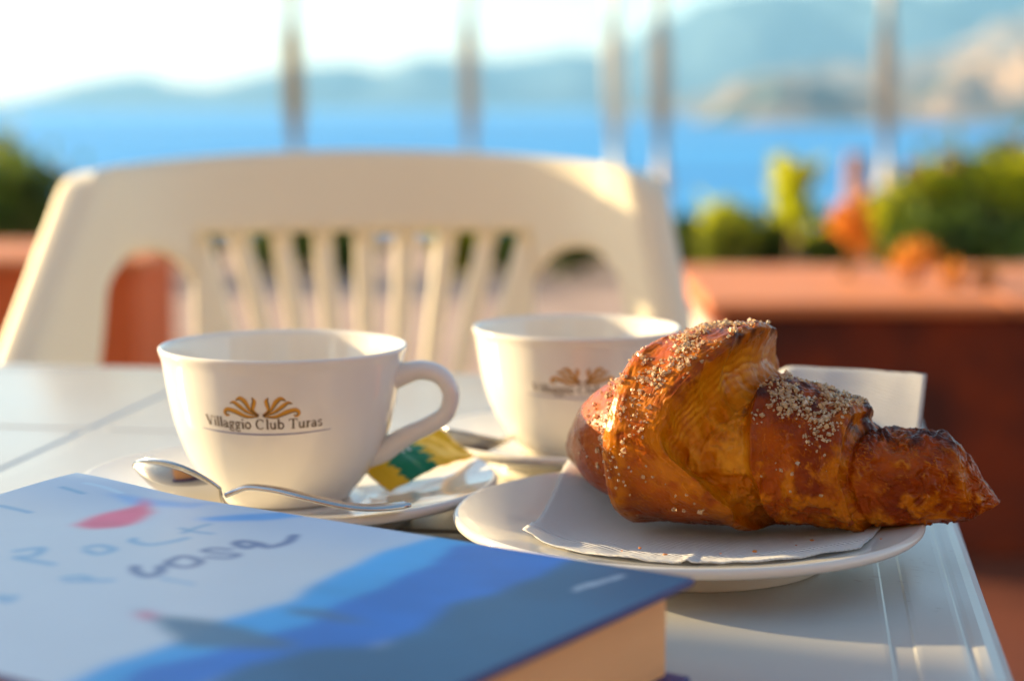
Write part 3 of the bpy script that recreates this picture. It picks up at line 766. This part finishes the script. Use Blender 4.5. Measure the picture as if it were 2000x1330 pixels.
# ------------------------------------------------------------------ sugar packets
def packet(a, b2, wdir, w, label, colfn, th=0.0032):
    a, b2 = np.array(a, float), np.array(b2, float); wdir = np.array(wdir, float); wdir /= np.linalg.norm(wdir)
    ax = b2-a; L = np.linalg.norm(ax); axn = ax/L; wdir -= axn*np.dot(wdir, axn); wdir /= np.linalg.norm(wdir)
    nrm = np.cross(axn, wdir)
    if nrm[2] < 0: nrm = -nrm
    nu, nv = 70, 26; v = []; col = []
    for lay in (1, -1):
        for i in range(nu):
            for j in range(nv):
                s, t = i/(nu-1), j/(nv-1)*2-1
                zig = 0.0007*((j % 2)*2-1) if i in (0, nu-1) else 0
                fat = max(0, math.sin(math.pi*np.clip((s-0.10)/0.80, 0, 1)))**0.5*(1-abs(t)**3)**0.6
                wr = 0.0006*float(vnoise(np.array(s*9.0), np.array(t*2.0), np.array(lay*3.1), 3))
                v.append(a+axn*(s*L+zig)+wdir*(t*w/2*(1-0.05*fat))+nrm*(lay*(0.0002+th*0.5*fat)+wr+0.0012*math.sin(s*5+t)))
                col.append(colfn(s, t))
    F = grid_faces(nu, nv); n1 = nu*nv
    F = [tuple(reversed(q)) for q in F]+[tuple(n1+k for k in q) for q in F]
    rim = [i*nv for i in range(nu)]+[(nu-1)*nv+j for j in range(1, nv)]+[i*nv+nv-1 for i in range(nu-2, -1, -1)]+[j for j in range(nv-2, 0, -1)]
    for k in range(len(rim)):
        p, q = rim[k], rim[(k+1) % len(rim)]; F.append((p, q, n1+q, n1+p))
    o = mesh('sugar_packet', v, F, M['packet'], None, True, np.array(col))
    return tag(o, label, 'packet', 'sugar packets')
def col_yellow(s, t):
    Y, G = np.array((0.90, 0.58, 0.01)), np.array((0.005, 0.22, 0.09))
    jag = 0.035*math.sin(t*11)+0.03*math.sin(t*23+1)
    g = 1.0 if 0.20+jag*0.6 < s < 0.60+jag+0.06*t else 0.0
    c = Y*(1-g)+G*g
    if g and 0.30 < s < 0.50 and abs(t-0.35) < 0.22 and math.sin(s*95) > 0.25: c = np.array((0.8, 0.82, 0.8))
    return c
packet(W(722, 926, 0.698), W(890, 858, 0.730), (0.5, 0.9, 0.30), 0.023, 'yellow and green sugar packet on the front saucer by the cup handle', col_yellow)
def col_blue(s, t):
    return np.array((0.10, 0.38, 0.80)) if s > 0.62 else np.array((0.20, 0.34, 0.06))
packet(W(945, 852, 0.818), W(962, 806, 0.842), (1, 0.25, 0.05), 0.016, 'blue and green sugar packet on the rear saucer behind the spoon', col_blue)

# ------------------------------------------------------------------ book
BH = 0.0300
P0 = WZ(150, 937, BH); P1 = WZ(1352, 1128, BH)
e1 = (P1-P0); BL = e1.length; e1.normalize(); e2 = Vector((e1.y, -e1.x, 0))       # e2 runs towards the viewer, to the left
BWd = 0.162
book = empty('book', tuple(Vector((P0.x, P0.y, 0))), math.atan2(e1.y, e1.x))
tag(book, 'thick book with blue watercolour cover lying at the front of the table', 'book')
ZS = 0.6750
def zp(pts): return [(x*ZS, 920+y*ZS) for x, y in pts]
def to_cover(px, py):
    p = WZ(px, py, BH)-P0; return (p.x*e1.x+p.y*e1.y, p.x*e2.x+p.y*e2.y)
nu, nv = 330, 226
uu, vv_ = np.meshgrid(np.linspace(0, BL, nu), np.linspace(0, BWd, nv), indexing='ij')
col = np.zeros((nu, nv, 3)); col[:] = (0.60, 0.67, 0.73)
def inside(poly):
    x, y = uu+0.0010*fbm(uu*90, vv_*90, 0.5, 3, 4), vv_+0.0010*fbm(uu*90, vv_*90, 7.5, 3, 5); r = np.zeros_like(x, bool)
    n = len(poly)
    for i in range(n):
        x0, y0 = poly[i]; x1, y1 = poly[(i+1) % n]
        c = ((y0 > y) != (y1 > y)) & (x < (x1-x0)*(y-y0)/(y1-y0+1e-15)+x0); r ^= c
    return r
def paint(poly_zoom, c, alpha=1.0, var=0.12):
    m = inside([to_cover(*p) for p in zp(poly_zoom)])
    tone = 1+var*fbm(uu*40, vv_*60, 2.2, 3, 8)
    col[m] = col[m]*(1-alpha)+np.array(c)*alpha*tone[m][:, None]
def pen(pts_zoom, w, c, alpha=1.0):
    q = catmull([to_cover(*p) for p in zp(pts_zoom)], 8)
    d = np.full(uu.shape, 9.0)
    for k in range(len(q)-1):
        a, b2 = q[k], q[k+1]; ab = b2-a; L2 = ab.dot(ab)+1e-12
        t = np.clip(((uu-a[0])*ab[0]+(vv_-a[1])*ab[1])/L2, 0, 1)
        d = np.minimum(d, np.hypot(uu-a[0]-ab[0]*t, vv_-a[1]-ab[1]*t))
    m = (sstep(w*0.6, w*0.4, d)*alpha)[..., None] if False else ((1-sstep(w*0.35, w*0.65, d))*alpha)[..., None]
    col[:] = col*(1-m)+np.array(c)*m
LB, MB_, TD = (0.05, 0.38, 0.78), (0.012, 0.17, 0.58), (0.025, 0.12, 0.24)
# washed blue sky at the far end of the cover
wash = sstep(0.045, 0.0, vv_) if False else (1-sstep(0.0, 0.05, vv_))
col[:] = col*(1-0.45*wash[..., None])+np.array((0.28, 0.50, 0.80))*0.45*wash[..., None]
paint([(300, 70), (430, 85), (620, 92), (560, 108), (380, 100)], (0.18, 0.42, 0.78), 0.8)
paint([(570, 138), (700, 125), (880, 112), (890, 130), (760, 143), (600, 148)], (0.10, 0.36, 0.74), 0.95)
paint([(150, 640), (330, 560), (520, 500), (640, 440), (830, 385), (950, 310), (1120, 230), (1230, 195), (1340, 180), (1520, 205), (1480, 240), (1300, 330), (1000, 400), (900, 460), (600, 560), (420, 640), (-200, 1100), (-700, 1100)], LB)
paint([(300, 650), (430, 570), (560, 545), (700, 500), (900, 450), (960, 390), (1080, 350), (1250, 270), (1310, 215), (1500, 205), (1760, 240), (1500, 340), (1350, 390), (1200, 480), (1000, 530), (700, 580), (560, 640), (-100, 1200), (-500, 1200)], MB_)
paint([(1690, 235), (2100, 280), (2100, 420), (1500, 700), (900, 1300), (-200, 1300), (500, 680), (720, 565), (950, 512), (1100, 512), (1220, 460), (1300, 390), (1480, 340), (1600, 285)], TD)
paint([(380, 403), (460, 428), (600, 436), (720, 462), (890, 515), (750, 522), (550, 515), (470, 462), (410, 425)], (0.07, 0.17, 0.27), 0.95)
paint([(825, 400), (930, 405), (1010, 425), (1090, 445), (980, 440), (850, 420)], (0.06, 0.16, 0.30), 0.9)
paint([(395, 412), (430, 412), (452, 430), (425, 442), (405, 432)], (0.62, 0.10, 0.22))
paint([(212, 160), (260, 138), (330, 118), (398, 102), (418, 80), (436, 103), (446, 124), (400, 152), (340, 168), (260, 170)], (0.78, 0.10, 0.20), 0.95)
for _ in range(16):
    col[1:-1, 1:-1] = (col[1:-1, 1:-1]*2+col[2:, 1:-1]+col[:-2, 1:-1]+col[1:-1, 2:]+col[1:-1, :-2])/6
ink, ink2 = (0.03, 0.10, 0.30), (0.16, 0.40, 0.62)
for pts, w, c in [
    ([(390, 283), (396, 300), (430, 312), (462, 300), (466, 282)], .0042, ink), ([(488, 268), (530, 252), (580, 267), (545, 284), (494, 278), (488, 266)], .0036, ink),
    ([(665, 231), (615, 228), (590, 236), (640, 243), (690, 246), (660, 257), (600, 254)], .0030, ink), ([(745, 212), (700, 206), (684, 214), (715, 226), (750, 214), (775, 224), (830, 210), (852, 188)], .0042, ink),
    ([(470, 318), (560, 334)], .0022, ink2), ([(525, 168), (560, 178), (612, 184)], .003, ink2), ([(604, 156), (570, 166), (530, 182)], .003, ink2),
    ([(388, 200), (384, 208), (430, 218), (490, 210), (540, 198)], .0036, ink2), ([(250, 226), (290, 220), (328, 232), (285, 246), (250, 236)], .0038, ink2),
    ([(50, 236), (120, 228), (100, 250), (50, 256), (150, 276)], .004, ink2), ([(184, 318), (230, 312), (260, 322), (200, 326), (320, 324)], .0036, ink2),
    ([(0, 104), (40, 112), (86, 122)], .003, ink2), ([(250, 52), (300, 60), (348, 72)], .003, (0.55, 0.75, 0.9)), ([(0, 370), (20, 385), (40, 372)], .004, ink2), ([(180, 62), (240, 76)], .003, ink2),
    ([(1665, 345), (1680, 335)], .0022, (.55, .65, .75)), ([(1690, 335), (1705, 326)], .0022, (.55, .65, .75)), ([(1712, 330), (1730, 322)], .0022, (.55, .65, .75)), ([(1738, 322), (1755, 314)], .0022, (.55, .65, .75)), ([(1765, 314), (1800, 302)], .0022, (.55, .65, .75))]:
    pen(pts, w*0.8, c, 0.75)
for _ in range(2):
    col[1:-1, 1:-1] = (col[1:-1, 1:-1]*2+col[2:, 1:-1]+col[:-2, 1:-1]+col[1:-1, 2:]+col[1:-1, :-2])/6
# cover boards (the local x runs along e1, local y away from the viewer = -e2)
warp = 0.0009*np.sin(uu/BL*3.1)*np.sin(vv_/BWd*2.2)+0.0025*(1-sstep(0, 0.06, np.hypot(uu, vv_)))
tv = np.stack([uu, -vv_, BH+warp], -1).reshape(-1, 3)
front = mesh('front_cover', tv, [tuple(reversed(q)) for q in grid_faces(nu, nv)], M['cover'], book, True, col.reshape(-1, 3))
# body of the board under the printed face, edges dark
rim = [(i, 0) for i in range(0, nu, 6)]+[(nu-1, j) for j in range(0, nv, 6)]+[(i, nv-1) for i in range(nu-1, -1, -6)]+[(0, j) for j in range(nv-1, -1, -6)]
v = []; 
for (i, j) in rim:
    x, y, z = uu[i, j], -vv_[i, j], BH+warp[i, j]
    v += [(x, y, z), (x+0.0006*(1 if i == nu-1 else -1 if i == 0 else 0), y-0.0006*(1 if j == nv-1 else -1 if j == 0 else 0), z-0.0010), (x, y, z-0.0024)]
n = len(rim); f = []
for k in range(n):
    for q in (0, 1): f.append((k*3+q, ((k+1) % n)*3+q, ((k+1) % n)*3+q+1, k*3+q+1))
f.append(tuple(k*3+2 for k in range(n)))
mesh('cover_board', v, f, M['cover_edge'], front, False)
box('back_cover', (BL/2, -BWd/2, 0.0014), (BL, BWd, 0.0024), M['cover_edge'], book, 0.0006)
pb = box('page_block', (BL/2-0.001, -BWd/2+0.001, BH/2+0.0001), (BL-0.0095, BWd-0.0095, BH-0.0052), M['pages'], book, 0.0004, 1)

# ------------------------------------------------------------------ croissant
def plate_z(r): return np.interp(r, [0, .024, .0337, .0426, .0558, .069, .0777, .082], [.0075, .0076, .0082, .0092, .0115, .0140, .0158, .0162])
def px_x(t, Y): return (t-1000)/FPX*Y*1.018
NA = 420
TH_ = np.linspace(0, 2*np.pi, NA, endpoint=False)                 # 0 faces the viewer, pi/2 up
td = np.degrees(np.where(TH_ > np.pi, TH_-2*np.pi, TH_))          # -180..180
def _sm(a, k=11):
    kk = np.ones(k)/k; return np.convolve(np.concatenate([a[-k:], a, a[:k]]), kk, 'same')[k:-k]
# station t counts pixel columns of the photograph along the arm that points right; below TB the spine bends back
TB = 1430.0
E1 = _sm(np.interp(td, [-180, -120, -90, -60, -35, -15, 0, 20, 40, 60, 75, 90, 110, 140, 180], [1500, 1540, 1530, 1470, 1410, 1374, 1358, 1362, 1390, 1440, 1482, 1503, 1510, 1505, 1500]))
E2 = _sm(np.interp(td, [-180, -120, -90, -60, -30, 0, 30, 60, 80, 90, 110, 180], [1700, 1730, 1730, 1697, 1662, 1645, 1648, 1672, 1698, 1704, 1708, 1700]))
E3 = _sm(np.interp(td, [-180, -90, -60, -30, 0, 40, 70, 90, 120, 180], [1890, 1905, 1895, 1880, 1872, 1862, 1868, 1880, 1890, 1890]))
E0 = _sm(np.interp(td, [-180, -90, -60, -30, 0, 30, 60, 90, 120, 180], [1270, 1270, 1275, 1284, 1292, 1294, 1290, 1296, 1280, 1270]))
RG = _sm(np.interp(td, [-180, -90, -60, -30, 0, 30, 60, 90, 180], [1560, 1560, 1530, 1492, 1472, 1466, 1478, 1522, 1560]))   # the ridge that bounds the open valley
c1, s1 = np.cos(TH_), np.sin(TH_)
wb = (7*fbm(c1*2.2, s1*2.2, 3.1, 3, 21)+2*vnoise(c1*9, s1*9, 1.0, 9))*(1-0.7*sstep(0.5, 0.8, s1))
E1, E2, E3, E0, RG = E1+wb, E2+wb*0.6, E3+wb*0.4, E0+wb*0.5, RG+wb*0.5
# grid lines follow the shell edges, crowded at the steps
knots = [(np.full(NA, 1953.0), 0), (E3+5, 40), (E3-8, 26), (E2+9, 90), (E2-9, 44), (RG+6, 110), (E1+16, 60), (E1-8, 90), (E0+8, 130), (E0-10, 40), (np.full(NA, 860.0), 90)]
rowsT = [knots[0][0][None]]
for (ka, _), (kb, n) in zip(knots[:-1], knots[1:]):
    f_ = (np.arange(1, n+1)/n)[:, None]; rowsT.append(ka[None]*(1-f_)+kb[None]*f_)
TT = np.concatenate(rowsT, 0); NT = TT.shape[0]
AA = np.broadcast_to(TH_[None], TT.shape); ca, sa = np.cos(AA), np.sin(AA); tdeg = np.broadcast_to(td[None], TT.shape)
# spine tables
tt = np.linspace(1960, 850, 1200)
Yr = np.interp(tt, [1300, 1400, 1500, 1620, 1740, 1860, 1953], [.634, .630, .627, .622, .618, .616, .616])
Xs = px_x(tt, Yr); Ys = Yr.copy()
ib = np.where(tt < TB)[0]; cx, cy, sp = Xs[ib[0]-1], Yr[ib[0]-1], 0.0
for k in ib:
    s_ = (TB-tt[k])*0.000178; a_ = min(1.0, s_/0.045)*R(78)
    ds = s_-sp; sp = s_; cx -= math.cos(a_)*ds; cy += math.sin(a_)*ds; Xs[k], Ys[k] = cx, cy
dX, dY = np.gradient(Xs), np.gradient(Ys); nn = np.hypot(dX, dY); kk = np.ones(25)/25
TXs, TYs = [np.convolve(np.pad(q/nn, 12, 'edge'), kk, 'valid') for q in (dX, dY)]       # tangent, tip -> far end
def tab(a, t): return np.interp(t, tt[::-1], a[::-1])
X, Yv, TX, TY = tab(Xs, TT), tab(Ys, TT), tab(TXs, TT), tab(TYs, TT)
NX, NY = TY*-1, TX                                                 # horizontal normal, outer side of the bend
flip = np.where(NY > 0, -1, 1)*np.where(TT < TB-200, 0, 1)+np.where(TT < TB-200, 1, 0)
NX, NY = -TY, TX
def zpix(py, Y):
    v = (665-py)/FPX
    fy = np.cos(PITCH)+v*np.sin(PITCH); fz = -np.sin(PITCH)+v*np.cos(PITCH)
    return CAM_Z+fz*Y/fy
FL = 0.0125
def it(xs, ys, t=TT): return np.interp(t, xs, ys)
top1 = np.where(TT > TB, zpix(it([1400, 1430, 1470, 1510, 1560], [632, 631, 636, 650, 690]), .632), it([860, 960, 1040, 1120, 1180, 1240, 1300, 1360, 1430], [.036, .044, .051, .0575, .0615, .0670, .0742, .0805, zpix(631, .632)]))
top2 = zpix(it([1300, 1480, 1520, 1560, 1620, 1670, 1700, 1740], [770, 742, 736, 744, 764, 785, 803, 840]), .624)
top3 = zpix(it([1600, 1700, 1740, 1800, 1850, 1890, 1920, 1945, 1953], [815, 828, 842, 839, 852, 886, 930, 966, 982]), .617)
bot1 = np.full(TT.shape, FL-0.0005); bot2 = np.full(TT.shape, FL)
bot3 = np.maximum(zpix(it([1600, 1700, 1800, 1850, 1880, 1910, 1930, 1945, 1953], [1050, 1044, 1036, 1030, 1022, 1012, 1004, 995, 987]), .606), FL+0.0004)
dep1 = it([860, 960, 1060, 1160, 1230, 1300, 1380, 1480, 1560], [.017, .0195, .0225, .0265, .031, .0345, .0355, .0330, .029])
dep2 = it([1300, 1480, 1560, 1640, 1720], [.0285, .0285, .0275, .0250, .0215])
dep3 = it([1600, 1720, 1800, 1860, 1900, 1925, 1945, 1953], [.0215, .0195, .0178, .0146, .0110, .0082, .0046, .0012])
EXP = 2.2; rr_ = (np.abs(ca)**EXP+np.abs(sa)**EXP)**(-1/EXP)
def shell(top, bot, dep): return dep*ca*rr_, (top+bot)/2+(top-bot)/2*sa*rr_
n1_, z1_ = shell(top1, bot1, dep1); n2_, z2_ = shell(top2, bot2, dep2); n3_, z3_ = shell(top3, bot3, dep3)
d1, d2, d3, d0, rgd = TT-E1, TT-E2, TT-E3, TT-E0, TT-RG
w1 = sstep(-6, 14, d1); w2 = sstep(-6, 8, d2)
n_ = n1_*(1-w1)+(n2_*(1-w2)+n3_*w2)*w1; z_ = z1_*(1-w1)+(z2_*(1-w2)+z3_*w2)*w1
zc = ((top1+bot1)/2*(1-w1)+((top2+bot2)/2*(1-w2)+(top3+bot3)/2*w2)*w1)
rad = np.hypot(n_, z_-zc)+1e-9
def pos(): return X+NX*n_, Yv+NY*n_, z_
PX, PY, PZ = pos()
nzl = fbm(PX*260, PY*260, PZ*260, 3, 31); big = fbm(PX*70, PY*70, PZ*70, 3, 51); mid_ = fbm(PX*230, PY*230, PZ*230, 4, 52)
sc = np.zeros_like(TT)                                            # metres outwards
frt = sstep(-85, -45, tdeg)*(1-sstep(85, 125, tdeg))
valley = w1*(1-sstep(-16, 4, rgd))*frt
sc -= valley*0.0050
sc += np.exp(-(rgd/8.0)**2)*frt*0.0008*(d1 > 5)
for d, amp, wd in ((d1, .0018, 60), (d2, .0016, 45), (d3, .0003, 26)):       # puffed lips
    sc += amp*np.exp(-((d+wd*0.35)/(wd*0.5))**2)*(1-sstep(-4, 5, d))
sc -= 0.0014*np.exp(-((d2-11)/7)**2)+0.0003*np.exp(-((d3-8)/6)**2)
w0 = 1-sstep(-10, 6, d0)
sc -= 0.0040*w0; sc += 0.0022*np.exp(-((d0-14)/18)**2)*(1-w0)
# leaf edges running along every lip
for d, rg_, amp, per in ((d1, 38, .00007, 6.5), (d2, 36, .00010, 6.0), (d3, 20, .00012, 5.5), (-d0+6, 26, .00008, 7)):
    m = np.exp(-np.abs(d+rg_*0.3)/(rg_*0.5))*(1-sstep(-3, 4, d))
    ph = (d+1.2*nzl+4*fbm(PX*45, PY*45, PZ*45, 2, 12))/per
    sc += amp*m*(2*np.abs((ph % 1)-0.5)**0.8-0.5)*1.6
# torn face under the middle lip: thin leaves parallel to the lip
face1 = np.exp(-((w1-0.5)/0.30)**2)*(1-sstep(0, 30, d1)); hood = sstep(30, 62, tdeg)*(1-sstep(115, 140, tdeg))
leaf1 = np.sin(w1*50+0.5*nzl+0.8*big)*np.clip(0.6+0.9*mid_, 0, 1)
sc += face1*0.00016*leaf1*(0.4+0.6*hood)
face2 = np.exp(-((w2-0.5)/0.30)**2)*(np.abs(d2) < 14); leaf2 = np.sin(w2*18+4*nzl); sc += face2*0.0003*leaf2
# rough crumb in the valley
crumb = fbm(PX*200, PY*200, PZ*110, 4, 41)
sc += valley*(0.0013*crumb+0.0005*fbm(PX*420, PY*420, PZ*200, 3, 43)); sc -= valley*0.0014*np.clip(crumb-0.35, 0, 1)
# blisters and wrinkles of the crust
smooth1 = (1-w1)
sc += 0.0007*big*(0.5+0.5*w1)+0.00032*mid_*(0.35+0.9*w1)
seg3 = sstep(0, 10, d2)
wr = np.abs(vnoise(TT/12+1.4*nzl, sa*2.2+PX*40, ca*2.0, 61))
sc += seg3*0.0012*(0.35-wr)*(1-0.5*sstep(1880, 1950, TT))
low = 1-sstep(-0.7, 0.25, sa)
wr2 = np.abs(vnoise(TT/17+1.6*nzl, sa*3.0+PX*20, ca*3.0+5, 62))
sc += low*w1*(1-seg3)*0.0012*(0.3-wr2)
# thin flakes: terraces with crisp edges, drawn out along the coils
fq = fbm(TT/26+0.6*nzl, sa*2.6+PX*18, ca*2.6+PZ*18, 3, 91)*3.0
terr = np.floor(fq)+sstep(0.80, 0.98, fq-np.floor(fq))
fl_m = ((0.45+0.6*np.exp(-np.abs(d1)/45))*(1-w1)+0.9*w1)*(1-valley)
sc += 0.00034*terr*fl_m*0.6
fedge = np.exp(-(((fq-np.floor(fq))-0.9)/0.07)**2)*fl_m
crest = sstep(0.60, 0.95, sa)
cren = np.abs(fbm(PX*170, PY*170, PZ*170, 3, 71)); sc += crest*0.0011*(0.5-cren)*sstep(1380, 1440, TT)
fade = it([860, 900, 1930, 1953], [0.3, 1, 1, 0.15])
k_ = 1+np.clip(sc*fade/rad, -0.5, 0.35)
n_ = n_*k_; z_ = zc+(z_-zc)*k_
close = it([860, 868, 885, 915, 945], [0.02, 0.35, 0.68, 0.9, 1.0])
n_ = n_*close; z_ = (FL+0.015)*(1-close)+z_*close
z_ = np.maximum(z_, FL-0.0002+0.0004*np.abs(big))                # rests flat on the napkin
PX, PY, PZ = pos()
# the torn faces run back under their lips
back = 0.0050*np.sin(np.pi*np.clip(w1, 0, 1))**1.2*(0.35+0.65*hood)*(np.abs(d1) < 20)+0.0016*np.sin(np.pi*w2)*(np.abs(d2) < 14)
PX = PX+TX*back; PY = PY+TY*back
# colour of the bake
DK, CR, MD, GD, PL = [np.array(c) for c in ((0.045, 0.009, 0.004), (0.19, 0.025, 0.0), (0.35, 0.066, 0.0), (0.50, 0.152, 0.0), (0.76, 0.34, 0.02))]
def mixc(c, k, m): return c*(1-m[..., None])+k*m[..., None]
cc = np.zeros(TT.shape+(3,)); cc[:] = MD
cc = mixc(cc, CR, np.clip(0.45+0.8*big+0.2*mid_, 0, 1))
cc = mixc(cc, GD, np.clip(1.3*sstep(0.0, 0.8, -sa+0.5*mid_)*np.clip(0.3+mid_, 0, 1)*w1, 0, 0.9))
cc = mixc(cc, GD, np.clip(valley, 0, 1)); cc = mixc(cc, PL, np.clip(valley*(0.15+0.8*crumb), 0, 0.7))
for d, wdt in ((d1, 38), (d2, 22), (d3, 12), (-d0+8, 16)):
    e = np.exp(-((d+wdt*0.25)/wdt)**2)*(d < 9)
    cc = mixc(cc, GD, np.clip(e*(0.5+0.9*nzl), 0, 0.85))
cc = mixc(cc, GD, np.clip(face1*0.9, 0, 1)); cc = mixc(cc, PL, np.clip(face1*(0.25+0.35*leaf1+0.4*mid_), 0, 0.7)); cc = mixc(cc, MD, np.clip(face1*(-0.1-0.5*leaf1+0.4*big), 0, 0.7))
cc = mixc(cc, GD, np.clip(fedge*(0.5+mid_), 0, 0.7))
cc = mixc(cc, PL, np.clip(seg3*np.clip(0.1-wr, 0, 1)*4*(0.5+mid_), 0, 0.35))
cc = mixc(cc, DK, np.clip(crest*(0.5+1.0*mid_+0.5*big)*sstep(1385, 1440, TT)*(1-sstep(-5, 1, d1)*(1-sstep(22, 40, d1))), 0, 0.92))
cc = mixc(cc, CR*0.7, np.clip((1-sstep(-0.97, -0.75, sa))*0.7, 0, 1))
V = np.stack([PX, PY, PZ], -1).reshape(-1, 3)
org = np.array((X[300, 0], Yv[300, 0], FL))
ii, jj = np.meshgrid(np.arange(NT-1), np.arange(NA), indexing='ij'); j2 = (jj+1) % NA
F = np.stack([ii*NA+jj, (ii+1)*NA+jj, (ii+1)*NA+j2, ii*NA+j2], -1).reshape(-1, 4).tolist()
F.append(tuple(range(NA-1, -1, -1))); F.append(tuple((NT-1)*NA+i for i in range(NA)))
croi = empty('croissant', tuple(org)); tag(croi, 'golden brown sugared croissant on a napkin on the plate', 'croissant')
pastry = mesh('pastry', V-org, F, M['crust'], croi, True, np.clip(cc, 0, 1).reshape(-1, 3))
bm = bmesh.new(); bm.from_mesh(pastry.data); bmesh.ops.recalc_face_normals(bm, faces=bm.faces[:]); bm.to_mesh(pastry.data); bm.free()

# sugar crystals: small chunky grains sitting on the crust
me = pastry.data
nrm = np.zeros(len(me.vertices)*3, dtype=np.float32); me.vertices.foreach_get('normal', nrm); nrm = nrm.reshape(NT, NA, 3)
dens = np.zeros_like(TT)
patch = np.clip(0.55+0.9*fbm(PX*120, PY*120, PZ*120, 2, 81), 0, 1)
# middle shell: a belt down the left of the dark crest; second coil: its crown
dens += np.exp(-((TT-(1400-1.1*(90-np.clip(tdeg, 0, 90))))/52)**2)*sstep(-10, 40, tdeg)*(tdeg < 110)*(d1 < -14)
dens += 0.25*np.exp(-((TT-1310)/50)**2)*sstep(-50, 20, tdeg)*(tdeg < 90)*(d1 < -20)
dens += 0.9*(d1 > 20)*(rgd > 0)*(d2 < -18)*sstep(22, 52, tdeg+8*big)*(tdeg < 130)
dens += 0.10*(d1 > 20)*(rgd > 6)*(d2 < -12)*sstep(-25, 30, tdeg)*(tdeg < 60)
dens *= patch
dens += 0.012*(d1 < -20)*(TT > 1280)*sstep(-75, -20, tdeg)*(tdeg < 60)
area = np.abs(np.gradient(TT, axis=0))*rad
pr = (dens*area).ravel(); pr /= pr.sum()
NS = 1900
pick = np.random.default_rng(3).choice(pr.size, NS, p=pr)
cube_v = np.array([(-1, -1, -1), (1, -1, -1), (1, 1, -1), (-1, 1, -1), (-1, -1, 1), (1, -1, 1), (1, 1, 1), (-1, 1, 1)], float)
cube_f = [(0, 3, 2, 1), (4, 5, 6, 7), (0, 1, 5, 4), (1, 2, 6, 5), (2, 3, 7, 6), (3, 0, 4, 7)]
v = []; f = []; rs = np.random.default_rng(4); Vf = V-org; nf = nrm.reshape(-1, 3)
for q, idx in enumerate(pick):
    s = float(np.clip(rs.lognormal(math.log(0.00038), 0.36), 0.00018, 0.0008)); m = np.linalg.qr(rs.normal(size=(3, 3)))[0]
    cv = cube_v*np.array((1, rs.uniform(.7, 1.1), rs.uniform(.7, 1.3)))*s*rs.uniform(.62, 1.1, (8, 3))
    v += list(cv@m+Vf[idx]+nf[idx]*s*0.55+rs.normal(size=3)*0.0002); f += [tuple(q*8+k for k in fc) for fc in cube_f]
sg = mesh('sugar_crystals', v, f, M['sugar'], croi, False); tag(sg, kind='stuff')

# ------------------------------------------------------------------ napkin under the croissant, its far corner standing up
nu, nv = 90, 110
v = []
c00, c10, c11, c01 = [np.array(p) for p in ((0.0035, 0.598), (0.112, 0.578), (0.160, 0.702), (0.030, 0.762))]
for i in range(nu):
    for j in range(nv):
        s, t = i/(nu-1), j/(nv-1)
        p = c00*(1-s)*(1-t)+c10*s*(1-t)+c11*s*t+c01*(1-s)*t
        bul = 0.026*math.sin(math.pi*s**0.92)*(1-t)**2
        p = p+np.array((0.004*math.sin(math.pi*s), -1.0))*bul
        r = math.hypot(p[0]-S3.x, p[1]-S3.y)
        z = float(plate_z(r))+0.0006
        fx = sstep(0.38, 0.62, np.array(s)); lift = float(fx)*0.036*max(0.0, (t-0.80)/0.20)**1.15
        under = float(sstep(0.0, 0.30, np.array(t)))
        cl = 0.0008*float(fbm(np.array(p[0]*70), np.array(p[1]*70), np.array(.3), 3, 6))*(1-under*0.85)
        curl = 0.0028*math.exp(-((s)/0.05)**2)*math.exp(-((t)/0.16)**2)
        fold = 0.0011*math.exp(-((s-0.47)/0.012)**2)+0.0009*math.exp(-((t-0.115)/0.010)**2)
        z += lift+abs(cl)+curl+fold*(1-0.9*under)
        up_ = lift/0.036; wv_ = float(fbm(np.array(s*5), np.array(t*3), np.array(4.2), 2, 33))
        v.append((p[0]+0.0012*wv_*up_, p[1]+0.0035*wv_*up_+0.004*math.sin(s*9)*up_, z+0.0010*wv_*up_*(1 if t > 0.97 else 0.3)))
nap = mesh('paper_napkin', v, grid_faces(nu, nv), M['napkin'], None, True)
sm = nap.modifiers.new('ply', 'SOLIDIFY'); sm.thickness = 0.0005; sm.offset = 1
tag(nap, 'white embossed paper napkin under the croissant, one corner standing up behind', 'napkin')

# a few flakes fallen from the crust
rs = np.random.default_rng(77); v = []; f = []
for k in range(8):
    x, y = (rs.uniform(0.03, 0.11), rs.uniform(0.575, 0.60)) if k < 6 else (rs.uniform(0.0, 0.12), rs.uniform(0.555, 0.60))
    z = float(plate_z(math.hypot(x-S3.x, y-S3.y)))+0.0030; q = rs.uniform(0.0003, 0.0008); b0 = len(v)
    cvv = cube_v*np.array((q, q*rs.uniform(.4, 1), q*0.35))*rs.uniform(.5, 1.1, (8, 3))
    a = rs.uniform(0, 3.1); ca_, sa_ = math.cos(a), math.sin(a)
    v += [(x+p[0]*ca_-p[1]*sa_, y+p[0]*sa_+p[1]*ca_, z+p[2]) for p in cvv]; f += [tuple(b0+i for i in fc) for fc in cube_f]
M['flake'] = mat('flake', (0.50, 0.16, 0.02), 0.6, 0.3, noise=0.3, nscale=300)
tag(mesh('pastry_crumbs', v, f, M['flake'], None, False), kind='stuff')
